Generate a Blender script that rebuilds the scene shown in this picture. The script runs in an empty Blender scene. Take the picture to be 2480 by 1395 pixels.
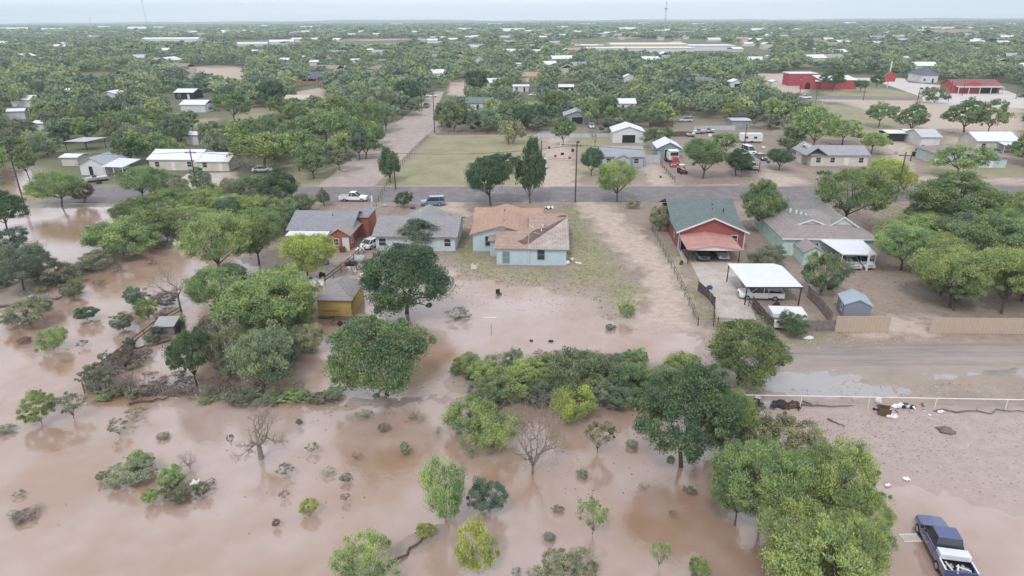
import bpy, math, random
import numpy as np
from mathutils import Matrix, Vector
S = bpy.context.scene
COL = S.collection
rad = math.radians
# ---------------------------------------------------------------- camera, sky, sun, exposure
FPX, CW, CH = 1600.0, 2480.0, 1395.0
TH, RO, CAMZ = rad(22.19), rad(-0.3), 34.0
RM = Matrix.Rotation(math.pi/2-TH, 3, 'X') @ Matrix.Rotation(RO, 3, 'Z')
cd = bpy.data.cameras.new('camera'); cam = bpy.data.objects.new('camera', cd); COL.objects.link(cam)
cd.sensor_width = 36; cd.lens = FPX/CW*36; cd.clip_start = 0.5; cd.clip_end = 30000
cam.matrix_world = Matrix.Translation((0, 0, CAMZ)) @ RM.to_4x4()
S.camera = cam
S.render.resolution_x, S.render.resolution_y = 1024, 576
S.view_settings.view_transform = 'Standard'; S.view_settings.look = 'None'
S.view_settings.gamma = 1; S.view_settings.exposure = 0.08; S.view_settings.use_curve_mapping = False
SUN_EL, SUN_AZ = rad(52), rad(200)
W = bpy.data.worlds.new('World'); S.world = W; W.use_nodes = True
nt = W.node_tree; nt.nodes.clear()
out = nt.nodes.new('ShaderNodeOutputWorld'); bg = nt.nodes.new('ShaderNodeBackground')
sky = nt.nodes.new('ShaderNodeTexSky'); sky.sky_type = 'NISHITA'; sky.sun_disc = False
sky.sun_elevation = SUN_EL; sky.sun_rotation = SUN_AZ
tc = nt.nodes.new('ShaderNodeTexCoord'); mp = nt.nodes.new('ShaderNodeMapping'); mp.inputs['Scale'].default_value = (1, 1, 38)
nz = nt.nodes.new('ShaderNodeTexNoise'); nz.inputs['Scale'].default_value = 2.2; nz.inputs['Detail'].default_value = 5
cr = nt.nodes.new('ShaderNodeValToRGB'); cr.color_ramp.elements[0].position = .32; cr.color_ramp.elements[1].position = .68
cr.color_ramp.elements[0].color = (.72, .78, .92, 1); cr.color_ramp.elements[1].color = (.97, .985, 1.03, 1)
vm = nt.nodes.new('ShaderNodeVectorMath'); vm.operation = 'SCALE'; vm.inputs['Scale'].default_value = 11.2
mx = nt.nodes.new('ShaderNodeMixRGB'); mx.inputs[0].default_value = .88
nt.links.new(tc.outputs['Generated'], mp.inputs[0]); nt.links.new(mp.outputs[0], nz.inputs['Vector'])
nt.links.new(nz.outputs['Fac'], cr.inputs[0]); nt.links.new(cr.outputs[0], vm.inputs[0])
sp_ = nt.nodes.new('ShaderNodeSeparateXYZ'); nt.links.new(tc.outputs['Generated'], sp_.inputs[0]); mr_ = nt.nodes.new('ShaderNodeMapRange')
mr_.inputs['From Min'].default_value = 0; mr_.inputs['From Max'].default_value = .45; mr_.inputs['To Min'].default_value = 17.5; mr_.inputs['To Max'].default_value = 11.8
nt.links.new(sp_.outputs['Z'], mr_.inputs['Value']); nt.links.new(mr_.outputs[0], vm.inputs['Scale'])
nt.links.new(sky.outputs[0], mx.inputs[1]); nt.links.new(vm.outputs[0], mx.inputs[2])
nt.links.new(mx.outputs[0], bg.inputs[0]); bg.inputs[1].default_value = 0.1
nt.links.new(bg.outputs[0], out.inputs[0])
sl = bpy.data.lights.new('sun', 'SUN'); sl.energy = 1.5; sl.angle = rad(12); sl.color = (1, .98, .95)
so = bpy.data.objects.new('sun', sl); COL.objects.link(so)
so.rotation_euler = (math.pi/2-SUN_EL, 0, -SUN_AZ+math.pi)
# ---------------------------------------------------------------- helpers
def ray(x, y): return RM @ Vector(((x-CW/2)/FPX, -(y-CH/2)/FPX, -1))
def G(x, y, z=0.0):
    d = ray(x, y); t = (z-CAMZ)/d.z
    return Vector((d.x*t, d.y*t, z))
def proj(p):
    v = RM.transposed() @ (Vector(p)-Vector((0, 0, CAMZ)))
    return CW/2+FPX*v.x/-v.z, CH/2-FPX*v.y/-v.z
def pxm(p):
    v = RM.transposed() @ (Vector(p)-Vector((0, 0, CAMZ))); return FPX/-v.z
def tag(o, label=None, cat=None, group=None, kind=None):
    if label: o['label'] = label
    if cat: o['category'] = cat
    if group: o['group'] = group
    if kind: o['kind'] = kind
    return o
def empty(name, loc, rz=0, label=None, cat=None, group=None, kind=None):
    o = bpy.data.objects.new(name, None); COL.objects.link(o); o.location = loc; o.rotation_euler = (0, 0, rz)
    o.empty_display_size = .3
    return tag(o, label, cat, group, kind)
class MB:
    def __init__(s): s.v = []; s.f = []
    def add(s, v, f):
        n = len(s.v); s.v += [tuple(p) for p in v]; s.f += [tuple(i+n for i in q) for q in f]; return s
    def box(s, x0, y0, z0, x1, y1, z1):
        return s.add([(x0,y0,z0),(x1,y0,z0),(x1,y1,z0),(x0,y1,z0),(x0,y0,z1),(x1,y0,z1),(x1,y1,z1),(x0,y1,z1)],
                     [(0,3,2,1),(4,5,6,7),(0,1,5,4),(1,2,6,5),(2,3,7,6),(3,0,4,7)])
    def prism(s, prof, axis, t0, t1):
        n = len(prof)
        mk = (lambda a, b, t: (t, a, b)) if axis == 'x' else ((lambda a, b, t: (a, t, b)) if axis == 'y' else (lambda a, b, t: (a, b, t)))
        v = [mk(a, b, t0) for a, b in prof]+[mk(a, b, t1) for a, b in prof]
        f = [tuple(range(n)), tuple(range(2*n-1, n-1, -1))]+[(i, n+i, n+(i+1) % n, (i+1) % n) for i in range(n)]
        return s.add(v, f)
    def tube(s, p0, p1, r0, r1=None, n=6):
        r1 = r0 if r1 is None else r1
        p0 = Vector(p0); p1 = Vector(p1); d = (p1-p0)
        if d.length < 1e-6: return s
        d.normalize(); a = d.orthogonal().normalized(); b = d.cross(a)
        v = []
        for p, r in ((p0, r0), (p1, r1)):
            for i in range(n):
                t = 2*math.pi*i/n; v.append(p+(a*math.cos(t)+b*math.sin(t))*r)
        f = [(i, (i+1) % n, n+(i+1) % n, n+i) for i in range(n)]+[tuple(range(n-1, -1, -1)), tuple(range(n, 2*n))]
        return s.add(v, f)
    def blob(s, c, rx, ry, rz, rng, n=8, m=5, jit=.18):
        v = [(c[0], c[1], c[2]-rz*.9)]
        for j in range(1, m):
            ph = math.pi*j/m-math.pi/2
            for i in range(n):
                t = 2*math.pi*i/n; k = 1+rng.uniform(-jit, jit)
                v.append((c[0]+rx*k*math.cos(ph)*math.cos(t), c[1]+ry*k*math.cos(ph)*math.sin(t), c[2]+rz*k*math.sin(ph)))
        v.append((c[0], c[1], c[2]+rz)); L = len(v)-1
        f = [(0, 1+(i+1) % n, 1+i) for i in range(n)]
        for j in range(m-2):
            for i in range(n): f.append((1+j*n+i, 1+j*n+(i+1) % n, 1+(j+1)*n+(i+1) % n, 1+(j+1)*n+i))
        f += [(L, L-n+i, L-n+(i+1) % n) for i in range(n)]
        return s.add(v, f)
    def build(s, name, mat, parent=None, smooth=False, bevel=0, loc=None, rz=0, seg=2):
        me = bpy.data.meshes.new(name); me.from_pydata(s.v, [], s.f)
        me.materials.append(mat)
        if smooth: me.polygons.foreach_set('use_smooth', [True]*len(me.polygons))
        me.update()
        o = bpy.data.objects.new(name, me); COL.objects.link(o)
        if parent: o.parent = parent
        if loc is not None: o.location = loc; o.rotation_euler = (0, 0, rz)
        if bevel:
            b = o.modifiers.new('bevel', 'BEVEL'); b.width = bevel; b.segments = seg; b.limit_method = 'ANGLE'; b.angle_limit = rad(35)
        return o
def npmesh(name, V, F, mats, attr=None, smooth=False):
    me = bpy.data.meshes.new(name); V = np.asarray(V, np.float32); F = np.asarray(F, np.int32); k = F.shape[1]
    me.vertices.add(len(V)); me.vertices.foreach_set('co', V.ravel())
    me.loops.add(F.size); me.loops.foreach_set('vertex_index', F.ravel())
    me.polygons.add(len(F)); me.polygons.foreach_set('loop_start', np.arange(0, F.size, k, dtype=np.int32))
    try: me.polygons.foreach_set('loop_total', np.full(len(F), k, np.int32))
    except Exception: pass
    me.update(calc_edges=True)
    me.polygons.foreach_set('use_smooth', np.full(len(F), smooth))
    for m in mats: me.materials.append(m)
    for nm, (dom, arr) in (attr or {}).items():
        a = me.attributes.new(nm, 'FLOAT', dom); a.data.foreach_set('value', np.asarray(arr, np.float32))
    return me
# ---------------------------------------------------------------- materials
def newmat(name):
    m = bpy.data.materials.new(name); m.use_nodes = True; n = m.node_tree; n.nodes.clear()
    o = n.nodes.new('ShaderNodeOutputMaterial'); b = n.nodes.new('ShaderNodeBsdfPrincipled'); n.links.new(b.outputs[0], o.inputs[0])
    return m, n, b
_mc = {}
def mat(name, c, rough=.8, var=.16, scale=1.2, metal=0, kind=None, bump=.25, spec=.4, dirt=None):
    if name in _mc: return _mc[name]
    m, n, b = newmat(name); _mc[name] = m
    t = n.nodes.new('ShaderNodeTexCoord'); nz = n.nodes.new('ShaderNodeTexNoise')
    nz.inputs['Scale'].default_value = scale; nz.inputs['Detail'].default_value = 6; nz.inputs['Roughness'].default_value = .65
    n.links.new(t.outputs['Object'], nz.inputs['Vector'])
    r = n.nodes.new('ShaderNodeValToRGB'); r.color_ramp.elements[0].position = .3; r.color_ramp.elements[1].position = .7
    r.color_ramp.elements[0].color = (*[x*(1-var) for x in c], 1); r.color_ramp.elements[1].color = (*[min(1, x*(1+var)) for x in c], 1)
    n.links.new(nz.outputs['Fac'], r.inputs[0]); col = r.outputs[0]
    hsrc = nz.outputs['Fac']
    if kind:
        w = n.nodes.new('ShaderNodeTexWave'); w.wave_type = 'BANDS'
        w.bands_direction = {'ribx': 'X', 'riby': 'Y', 'ribz': 'Z', 'boards': 'X', 'boardsy': 'Y'}[kind]
        w.inputs['Scale'].default_value = {'ribx': .8, 'riby': .8, 'ribz': 1.6, 'boards': 1.9, 'boardsy': 1.9}[kind]
        w.inputs['Distortion'].default_value = 0.3 if 'boards' not in kind else 1.5
        n.links.new(t.outputs['Object'], w.inputs['Vector']); hsrc = w.outputs['Fac']
        mm = n.nodes.new('ShaderNodeMixRGB'); mm.blend_type = 'MULTIPLY'; mm.inputs[0].default_value = .22 if 'boards' in kind else .1
        n.links.new(col, mm.inputs[1]); n.links.new(w.outputs['Fac'], mm.inputs[2]); col = mm.outputs[0]
    if dirt:
        n2 = n.nodes.new('ShaderNodeTexNoise'); n2.inputs['Scale'].default_value = .45; n2.inputs['Detail'].default_value = 8; n2.inputs['Roughness'].default_value = .7
        n.links.new(t.outputs['Object'], n2.inputs['Vector'])
        r2 = n.nodes.new('ShaderNodeValToRGB'); r2.color_ramp.elements[0].position = .5; r2.color_ramp.elements[1].position = .66
        r2.color_ramp.elements[1].color = (.75, .75, .75, 1)
        n.links.new(n2.outputs['Fac'], r2.inputs[0])
        mm = n.nodes.new('ShaderNodeMixRGB'); mm.inputs[2].default_value = (*dirt, 1)
        n.links.new(r2.outputs[0], mm.inputs[0]); n.links.new(col, mm.inputs[1]); col = mm.outputs[0]
    n.links.new(col, b.inputs['Base Color'])
    b.inputs['Roughness'].default_value = rough; b.inputs['Metallic'].default_value = metal
    b.inputs['Specular IOR Level'].default_value = spec
    if bump:
        bp = n.nodes.new('ShaderNodeBump'); bp.inputs['Strength'].default_value = bump; bp.inputs['Distance'].default_value = .05
        n.links.new(hsrc, bp.inputs['Height']); n.links.new(bp.outputs[0], b.inputs['Normal'])
    return m
def leafmat(name, trans=.22):
    m, n, b = newmat(name); n.nodes.remove(b)
    o = [x for x in n.nodes if x.type == 'OUTPUT_MATERIAL'][0]
    oi = n.nodes.new('ShaderNodeObjectInfo'); at = n.nodes.new('ShaderNodeAttribute'); at.attribute_name = 'lv'
    r = n.nodes.new('ShaderNodeValToRGB')
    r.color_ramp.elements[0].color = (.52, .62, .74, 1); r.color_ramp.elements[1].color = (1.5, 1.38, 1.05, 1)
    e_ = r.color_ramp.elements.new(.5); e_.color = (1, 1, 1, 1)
    n.links.new(at.outputs['Fac'], r.inputs[0])
    mm = n.nodes.new('ShaderNodeMixRGB'); mm.blend_type = 'MULTIPLY'; mm.inputs[0].default_value = 1
    n.links.new(oi.outputs['Color'], mm.inputs[1]); n.links.new(r.outputs[0], mm.inputs[2])
    d = n.nodes.new('ShaderNodeBsdfDiffuse'); t = n.nodes.new('ShaderNodeBsdfTranslucent'); x = n.nodes.new('ShaderNodeMixShader'); x.inputs[0].default_value = trans
    n.links.new(mm.outputs[0], d.inputs[0]); n.links.new(mm.outputs[0], t.inputs[0]); n.links.new(d.outputs[0], x.inputs[1]); n.links.new(t.outputs[0], x.inputs[2])
    n.links.new(x.outputs[0], o.inputs[0]); return m
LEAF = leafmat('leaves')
BARK = mat('bark', (.10, .08, .065), .9, .3, 6, bump=.6); DEADW = mat('dead_wood', (.26, .215, .185), .9, .25, 6, bump=.5)
DRIFT = mat('driftwood', (.17, .135, .11), .95, .4, 3)
GLASS = mat('window_glass', (.035, .042, .05), .12, .1, spec=.6, bump=0)
WHITE = mat('white_paint', (.7, .7, .7), .5, .06, .8, bump=0, dirt=(.58, .55, .52)); WMETAL = mat('white_metal_roof', (.74, .755, .79), .45, .05, .5, kind='ribx', dirt=(.66, .66, .68))
GALV = mat('galvanised_metal', (.5, .52, .55), .45, .12, .8, kind='ribx'); TRIM = mat('pale_trim', (.66, .66, .66), .6, .06)
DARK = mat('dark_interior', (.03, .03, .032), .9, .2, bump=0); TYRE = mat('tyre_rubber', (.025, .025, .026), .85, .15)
RIM = mat('wheel_metal', (.45, .46, .48), .35, .05, metal=.7, bump=0); POLEM = mat('pole_wood', (.10, .075, .06), .9, .25, 4)
WOODF = mat('weathered_boards', (.23, .19, .175), .9, .3, 2, kind='boards'); CONC = mat('concrete', (.5, .44, .39), .85, .14, .4, bump=.1, dirt=(.36, .3, .25))
RUSTM = mat('rusty_metal', (.38, .31, .27), .7, .25, 1.0, kind='ribx', dirt=(.5, .44, .4)); CHROME = mat('lamp_lens', (.7, .72, .74), .15, .05, bump=0)
# ---------------------------------------------------------------- ground, water, roads
def poly(pts, z=0.): return np.array([G(x, y, z)[:2] for x, y in pts])
def sdf(P, polys):
    best = np.full(len(P), -1e9)
    for A in polys:
        d = np.full(len(P), 1e9); ins = np.zeros(len(P), bool); B = np.roll(A, -1, 0)
        for a, b in zip(A, B):
            ab = b-a; L = (ab**2).sum()+1e-9; t = np.clip(((P-a)@ab)/L, 0, 1)
            q = P-a-t[:, None]*ab; d = np.minimum(d, (q**2).sum(1))
            c = ((a[1] > P[:, 1]) != (b[1] > P[:, 1]))
            with np.errstate(divide='ignore', invalid='ignore'): xx = (b[0]-a[0])*(P[:, 1]-a[1])/(b[1]-a[1])+a[0]
            ins ^= c & (P[:, 0] < xx)
        best = np.maximum(best, np.where(ins, 1, -1)*np.sqrt(d))
    return best
_nr = np.random.RandomState(5)
_waves = [(_nr.uniform(0, 2*math.pi), _nr.uniform(.8, 1.25), _nr.uniform(0, 7)) for _ in range(40)]
def nfield(P, wl, k0=0):
    r = np.zeros(len(P))
    for i in range(8):
        a, s, ph = _waves[(k0+i) % 40]; w = 2*math.pi/(wl*s*(1 if i < 4 else .45))
        r += np.sin((P[:, 0]*math.cos(a)+P[:, 1]*math.sin(a))*w+ph+1.3*np.sin((P[:, 0]*math.sin(a)-P[:, 1]*math.cos(a))*w*.6+ph*2))*(1 if i < 4 else .5)
    return r/4
land_main = [(-900,498),(0,500),(150,503),(268,500),(330,512),(420,520),(440,560),(400,590),(430,610),(520,600),(600,640),(680,655),(745,690),(780,668),(842,692),(852,672),(905,655),(1000,640),(1095,652),(1102,676),(1180,676),(1240,690),(1300,694),(1345,712),(1415,718),(1450,762),(1500,778),(1560,812),(1650,806),(1678,812),(1684,868),(1560,870),(1400,866),(1250,868),(1120,868),(1080,905),(1095,940),(1170,962),(1260,975),(1400,972),(1560,985),(1680,975),(1800,985),(1850,1020),(1960,1050),(2050,1130),(2150,1172),(2260,1190),(2480,1250),(3200,1420),(5200,1300),(5200,700)]
far_close = np.array([[12000., 300.], [12000., 12000.], [-12000., 12000.], [-12000., 300.]])
Lm = np.vstack([poly(land_main), far_close])
land_x = [poly(q) for q in [
    [(-60,742),(0,738),(60,712),(150,690),(260,648),(330,600),(300,590),(200,628),(110,655),(0,690),(-60,700)],
    [(200,590),(300,610),(360,600),(340,560),(250,560)],
    [(560,962),(700,974),(815,972),(810,952),(700,952),(590,950)],
    [(960,1360),(1070,1280),(1062,1270),(950,1350)],
    [(830,985),(1090,978),(1080,955),(850,960)]]]
puddles = [poly(q) for q in [
    [(1845,905),(1960,900),(2110,912),(2000,932),(2060,930),(2190,935),(2210,958),(1900,960),(1850,952)],
    [(10,500),(0,400),(80,410),(100,470),(60,500)],
    [(180,470),(240,455),(250,480),(200,495)],
    [(2230,905),(2480,893),(2480,903),(2300,912)],
    [(195,196),(290,190),(300,180),(200,182)], [(150,215),(180,218),(170,240),(140,235)]]]
xs = [0.]; s = .5
while xs[-1] < 9000:
    xs.append(xs[-1]+s); s = .5 if xs[-1] < 72 else s*1.065
xs = np.array(sorted(set([-x for x in xs]+xs)))
ys = list(np.arange(-60, 28, 4.)); s = .5
while ys[-1] < 10500:
    ys.append(ys[-1]+s); s = .5 if ys[-1] < 112 else s*1.028
ys = np.array(ys); NX, NY = len(xs), len(ys)
XX, YY = np.meshgrid(xs, ys); GP = np.stack([XX.ravel(), YY.ravel()], 1)
near = (GP[:, 1] < 620)
sd = np.full(len(GP), 50.); sd[near] = sdf(GP[near], [Lm]+land_x)
pd = np.full(len(GP), -50.); pd[near] = sdf(GP[near], puddles)
sd = np.minimum(sd, -pd*1.0)
sdn = sd+nfield(GP, 7, 0)*.9+nfield(GP, 2.2, 9)*.45
WZ = -.10
z = np.clip(sdn*.05-.10, -.7, 0)
edge = np.exp(-(sdn/5.)**2)
z += edge*nfield(GP, 1.7, 20)*.035*(np.abs(sdn) < 9)
pebb = sdf(GP[near], [poly([(1880,985),(2480,1000),(2480,1245),(2200,1165),(2050,1115),(1960,1040)])])
pb = np.zeros(len(GP)); pb[near] = np.clip(pebb/2+1, 0, 1)
z += pb*np.clip(nfield(GP, 1.3, 3), 0, 2)*.012
z = np.where(z > .0, z*.6, z)
def amask(polys, soft, wob=1.5, k=11):
    r = np.zeros(len(GP)); q = near
    r[q] = np.clip((sdf(GP[q], [poly(p) for p in polys])+nfield(GP[q], 6, k)*wob)/soft+.5, 0, 1); return r
grass = amask([[(912,452),(1058,328),(1300,328),(1312,452)], [(1365,498),(1400,500),(1425,560),(1480,620),(1500,700),(1400,690),(1372,640),(1364,560)],
    [(1100,560),(1135,560),(1200,650),(1380,660),(1300,690),(1100,660)], [(1395,335),(1560,335),(1580,400),(1400,430)], [(700,400),(790,340),(900,280),(940,300),(780,450),(700,440)],
    [(2000,212),(2120,210),(2230,236),(2010,232)], [(1960,250),(2120,262),(2200,330),(1960,330)], [(2130,500),(2250,500),(2260,560),(2120,560)], [(2250,400),(2480,400),(2480,430),(2250,430)],
    [(600,262),(680,262),(640,285),(560,300)], [(470,290),(530,285),(500,310),(460,305)], [(1595,600),(1650,640),(1720,780),(1690,780)], [(1520,770),(1580,690),(1500,680),(1450,720)], [(540,100),(700,104),(1000,100),(1100,112),(900,118),(600,112)], [(1700,860),(1850,830),(2060,810),(1900,850)]], 4)
pale = amask([[(1395,488),(1470,488),(1540,560),(1640,640),(1660,720),(1690,800),(1560,805),(1500,780),(1560,740),(1560,660),(1480,590),(1420,520)],
    [(2140,770),(2250,770),(2250,800),(2300,812),(2140,815),(2060,812),(2080,804),(2140,804)], [(1320,320),(1385,330),(1392,455),(1310,455)], [(900,300),(1060,300),(1052,328),(880,330)],
    [(980,300),(1020,250),(1056,250),(1052,320)], [(2140,340),(2210,350),(2200,395),(2220,430),(2150,380)], [(2230,425),(2480,432),(2480,446),(2220,440)], [(1930,238),(2480,248),(2480,330),(2300,320),(2200,300),(2060,250)],
    [(470,425),(560,420),(600,450),(560,480),(440,490),(400,460)], [(460,160),(600,165),(610,200),(470,195)], [(820,93),(1000,92),(980,110),(860,112)], [(1380,100),(1700,95),(1750,125),(1380,130)], [(1740,110),(1870,118),(1860,140),(1780,135)], [(700,225),(790,210),(780,240),(700,250)],
    [(1820,180),(1960,175),(1950,225),(1880,225)], [(1560,390),(1600,400),(1640,450),(1575,450)], [(2300,330),(2420,345),(2300,350)], [(1090,195),(1130,190),(1125,235),(1085,230)], [(1780,480),(1960,440),(1850,405),(1830,450)], [(1110,480),(1130,520),(1050,515),(1040,490)]], 3)
lane = amask([[(1690,862),(1850,845),(2060,832),(2480,830),(2600,830),(2600,893),(2480,890),(2250,908),(2110,906),(1960,897),(1840,900),(1700,890)]], 3, 1.2, 17)
farp = (GP[:, 1] > 520)*np.clip((-nfield(GP, 260, 6)-.5)*3, 0, 1); pale = np.maximum(pale, farp*.8)
wood = np.clip((GP[:, 1]-170-np.abs(GP[:, 0])*.1)/120, 0, 1)*.9
wood = np.clip(np.maximum(wood, (GP[:, 0] < -48-(GP[:, 1]-110)*.0)*(GP[:, 1] > 112)*.8)-pale*1.2-grass*.8, 0, 1)
wet = np.clip(1.1-sdn/4., 0, 1)*(sdn > -3)
V = np.column_stack([GP, z]); ii = np.arange(NX*NY).reshape(NY, NX)
F = np.stack([ii[:-1, :-1].ravel(), ii[:-1, 1:].ravel(), ii[1:, 1:].ravel(), ii[1:, :-1].ravel()], 1)
gm, n, b = newmat('soil_and_grass')
def nd(t, **k):
    x = n.nodes.new(t)
    for a, v in k.items(): x.inputs[a].default_value = v
    return x
g_ = nd('ShaderNodeNewGeometry')
def noise(sc, det=6, rg=.65): x = nd('ShaderNodeTexNoise', Scale=sc, Detail=det, Roughness=rg); n.links.new(g_.outputs['Position'], x.inputs['Vector']); return x
def ramp(src, p0, c0, p1, c1):
    r = n.nodes.new('ShaderNodeValToRGB'); e = r.color_ramp.elements; e[0].position = p0; e[1].position = p1; e[0].color = (*c0, 1); e[1].color = (*c1, 1)
    n.links.new(src, r.inputs[0]); return r.outputs[0]
def mixc(f, a, b_, mode='MIX'):
    x = n.nodes.new('ShaderNodeMixRGB'); x.blend_type = mode
    for i, s_ in enumerate((f, a, b_)):
        if isinstance(s_, (int, float)): x.inputs[i].default_value = s_
        elif isinstance(s_, tuple): x.inputs[i].default_value = (*s_, 1)
        else: n.links.new(s_, x.inputs[i])
    return x.outputs[0]
def attr(nm, ns=None, w=.8):
    a = n.nodes.new('ShaderNodeAttribute'); a.attribute_name = nm
    if ns is None: return a.outputs['Fac']
    m1 = n.nodes.new('ShaderNodeMath'); m1.operation = 'MULTIPLY_ADD'; m1.inputs[1].default_value = w; m1.inputs[2].default_value = -w/2; n.links.new(ns, m1.inputs[0])
    m2 = n.nodes.new('ShaderNodeMath'); m2.operation = 'ADD'; m2.use_clamp = True; n.links.new(a.outputs['Fac'], m2.inputs[0]); n.links.new(m1.outputs[0], m2.inputs[1])
    m3 = n.nodes.new('ShaderNodeMath'); m3.operation = 'MULTIPLY'; m3.use_clamp = True; n.links.new(m2.outputs[0], m3.inputs[0])
    m4 = n.nodes.new('ShaderNodeMath'); m4.operation = 'MULTIPLY'; m4.inputs[1].default_value = 3; m4.use_clamp = True; n.links.new(a.outputs['Fac'], m4.inputs[0]); n.links.new(m4.outputs[0], m3.inputs[1])
    return m3.outputs[0]
nA = noise(.12); nB = noise(.9, 8, .75); nC = noise(5, 5, .7)
soil = mixc(.5, ramp(nA.outputs['Fac'], .35, (.23, .175, .14), .65, (.36, .285, .24)), ramp(nB.outputs['Fac'], .35, (.2, .155, .12), .7, (.40, .325, .27)))
soil = mixc(ramp(nC.outputs['Fac'], .6, (0, 0, 0), .75, (.5, .5, .5)), soil, (.15, .13, .08))
grs = mixc(.5, ramp(nA.outputs['Fac'], .4, (.22, .215, .115), .6, (.36, .32, .20)), ramp(nB.outputs['Fac'], .35, (.20, .20, .105), .7, (.38, .345, .22)))
pal = ramp(nB.outputs['Fac'], .3, (.38, .30, .235), .7, (.56, .46, .385))
wdc = ramp(nB.outputs['Fac'], .3, (.075, .10, .045), .7, (.16, .17, .09))
c = mixc(attr('wood', nB.outputs['Fac'], 1.0), soil, wdc); c = mixc(attr('grass', nB.outputs['Fac'], 1.3), c, grs); c = mixc(attr('pale', nB.outputs['Fac'], 1.4), c, pal)
mp_ = nd('ShaderNodeMapping', Scale=(.07, .9, 1)); n.links.new(g_.outputs['Position'], mp_.inputs[0]); nS = nd('ShaderNodeTexNoise', Scale=1.0, Detail=6, Roughness=.7); n.links.new(mp_.outputs[0], nS.inputs['Vector'])
c = mixc(attr('lane', nB.outputs['Fac'], 1.2), c, mixc(.35, ramp(nS.outputs['Fac'], .38, (.19, .16, .155), .62, (.39, .325, .29)), mixc(nB.outputs['Fac'], (.31, .262, .24), (.235, .20, .19))))
pbl = attr('pebb'); c = mixc(pbl, c, mixc(ramp(nC.outputs['Fac'], .5, (0, 0, 0), .72, (.6, .6, .6)), ramp(nB.outputs['Fac'], .35, (.36, .28, .245), .65, (.46, .37, .33)), (.27, .21, .18)))
wet_ = attr('wet'); c = mixc(wet_, c, mixc(.5, c, (.40, .31, .26)))
n.links.new(c, b.inputs['Base Color'])
rr = mixc(pbl, mixc(wet_, (.9, .9, .9), (.35, .35, .35)), (.5, .5, .5)); n.links.new(rr, b.inputs['Roughness']); b.inputs['Specular IOR Level'].default_value = .4
bp = nd('ShaderNodeBump', Strength=.5, Distance=.15); n.links.new(nB.outputs['Fac'], bp.inputs['Height']); n.links.new(bp.outputs[0], b.inputs['Normal'])
me = npmesh('ground', V, F, [gm], {'grass': ('POINT', grass), 'pale': ('POINT', pale), 'wood': ('POINT', wood), 'wet': ('POINT', wet), 'pebb': ('POINT', pb), 'lane': ('POINT', lane)}, True)
o = bpy.data.objects.new('ground', me); COL.objects.link(o); tag(o, kind='structure')
# water
wm, n, b = newmat('muddy_water')
g_ = nd('ShaderNodeNewGeometry')
w1 = noise(.05, 4); w2 = noise(1.6, 6, .6); w3 = noise(.35, 4)
b.inputs['Roughness'].default_value = .07; b.inputs['IOR'].default_value = 2.1
wc = ramp(w1.outputs['Fac'], .40, (.335, .21, .14), .6, (.445, .34, .295)); n.links.new(wc, b.inputs['Base Color'])
mxh = mixc(.4, w2.outputs['Fac'], w3.outputs['Fac'])
bp = nd('ShaderNodeBump', Strength=.3, Distance=.11); n.links.new(mxh, bp.inputs['Height']); n.links.new(bp.outputs[0], b.inputs['Normal'])
o = MB().add([(-300, -60, WZ), (300, -60, WZ), (300, 420, WZ), (-300, 420, WZ)], [(0, 1, 2, 3)]).build('water', wm); tag(o, kind='structure')
# road sheets
def sheet(name, pts, m, z, world=False):
    P = [Vector((x, y, 0)) for x, y in pts] if world else [G(x, y) for x, y in pts]
    o = MB().prism([(p.x, p.y) for p in P], 'z', z-.25, z).build(name, m); return tag(o, kind='structure')
ASPH = mat('asphalt', (.185, .165, .17), .8, .16, .5, bump=.15, dirt=(.3, .26, .235)); ASPH2 = mat('old_asphalt', (.40, .33, .295), .85, .16, .4, bump=.15, dirt=(.29, .25, .24))
MUDROAD = mat('muddy_asphalt', (.245, .215, .21), .6, .2, .35, bump=.1, dirt=(.37, .31, .275))
KERB = mat('kerb_concrete', (.5, .46, .42), .85, .12, 1)
yawl = rad(-3.1)
def street(px, py_far, py_near, x0, x1):
    a = G(px, py_far); b2 = G(px, py_near); d = Vector((math.cos(rad(-.9)), math.sin(rad(-.9)), 0))
    p = [a+d*x0, b2+d*x0, b2+d*x1, a+d*x1]; return [(q.x, q.y) for q in p]
# main street: x from pixel-space centre outward
sheet('street', street(1240, 453, 489, -95, 190), ASPH, .02, True)
pv = [(768,453),(915,331),(945,308),(1008,262),(1035,236),(1052,222),(1075,222),(1058,262),(1052,300),(1030,331),(905,452)]
sheet('side_street', pv, ASPH2, .028)
_lane = ((1690,862),(1850,845),(2060,832),(2480,830),(2600,830),(2600,905),(2480,900),(2250,912),(2110,908),(1960,897),(1840,900),(1700,890)) if False else None
sheet('driveway', [(1672,636),(1772,636),(1800,700),(1832,775),(1735,768),(1722,722),(1700,690)], CONC, .04)
sheet('front_walk', [(1640,598),(1655,598),(1668,636),(1655,636)], CONC, .035)
sheet('house_driveway', [(455,420),(560,418),(545,440),(470,470),(400,462)], CONC, .03)
sheet('parking_lot', [(1890,192),(2120,196),(2230,234),(2240,252),(2480,262),(2480,236),(2440,220),(2200,200),(2190,190),(1900,186)], mat('pale_paving', (.55, .5, .48), .8, .1, .1), .03)
sheet('far_road', [(1960,240),(2230,243),(2230,236),(1965,233)], ASPH, .05)
sheet('right_lane', [(2160,440),(2340,345),(2480,340),(2480,330),(2200,335),(2130,380)], ASPH2, .02) if False else None
def kerb(name, pts, w=.18, h=.13):
    mb = MB(); P = [G(x, y) for x, y in pts]
    for a, b2 in zip(P, P[1:]):
        d = (b2-a).normalized(); nn = Vector((-d.y, d.x, 0))*w/2
        q = [a-nn, b2-nn, b2+nn, a+nn]; mb.prism([(v.x, v.y) for v in q], 'z', -.1, h)
    return tag(mb.build(name, KERB), kind='structure')
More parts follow.
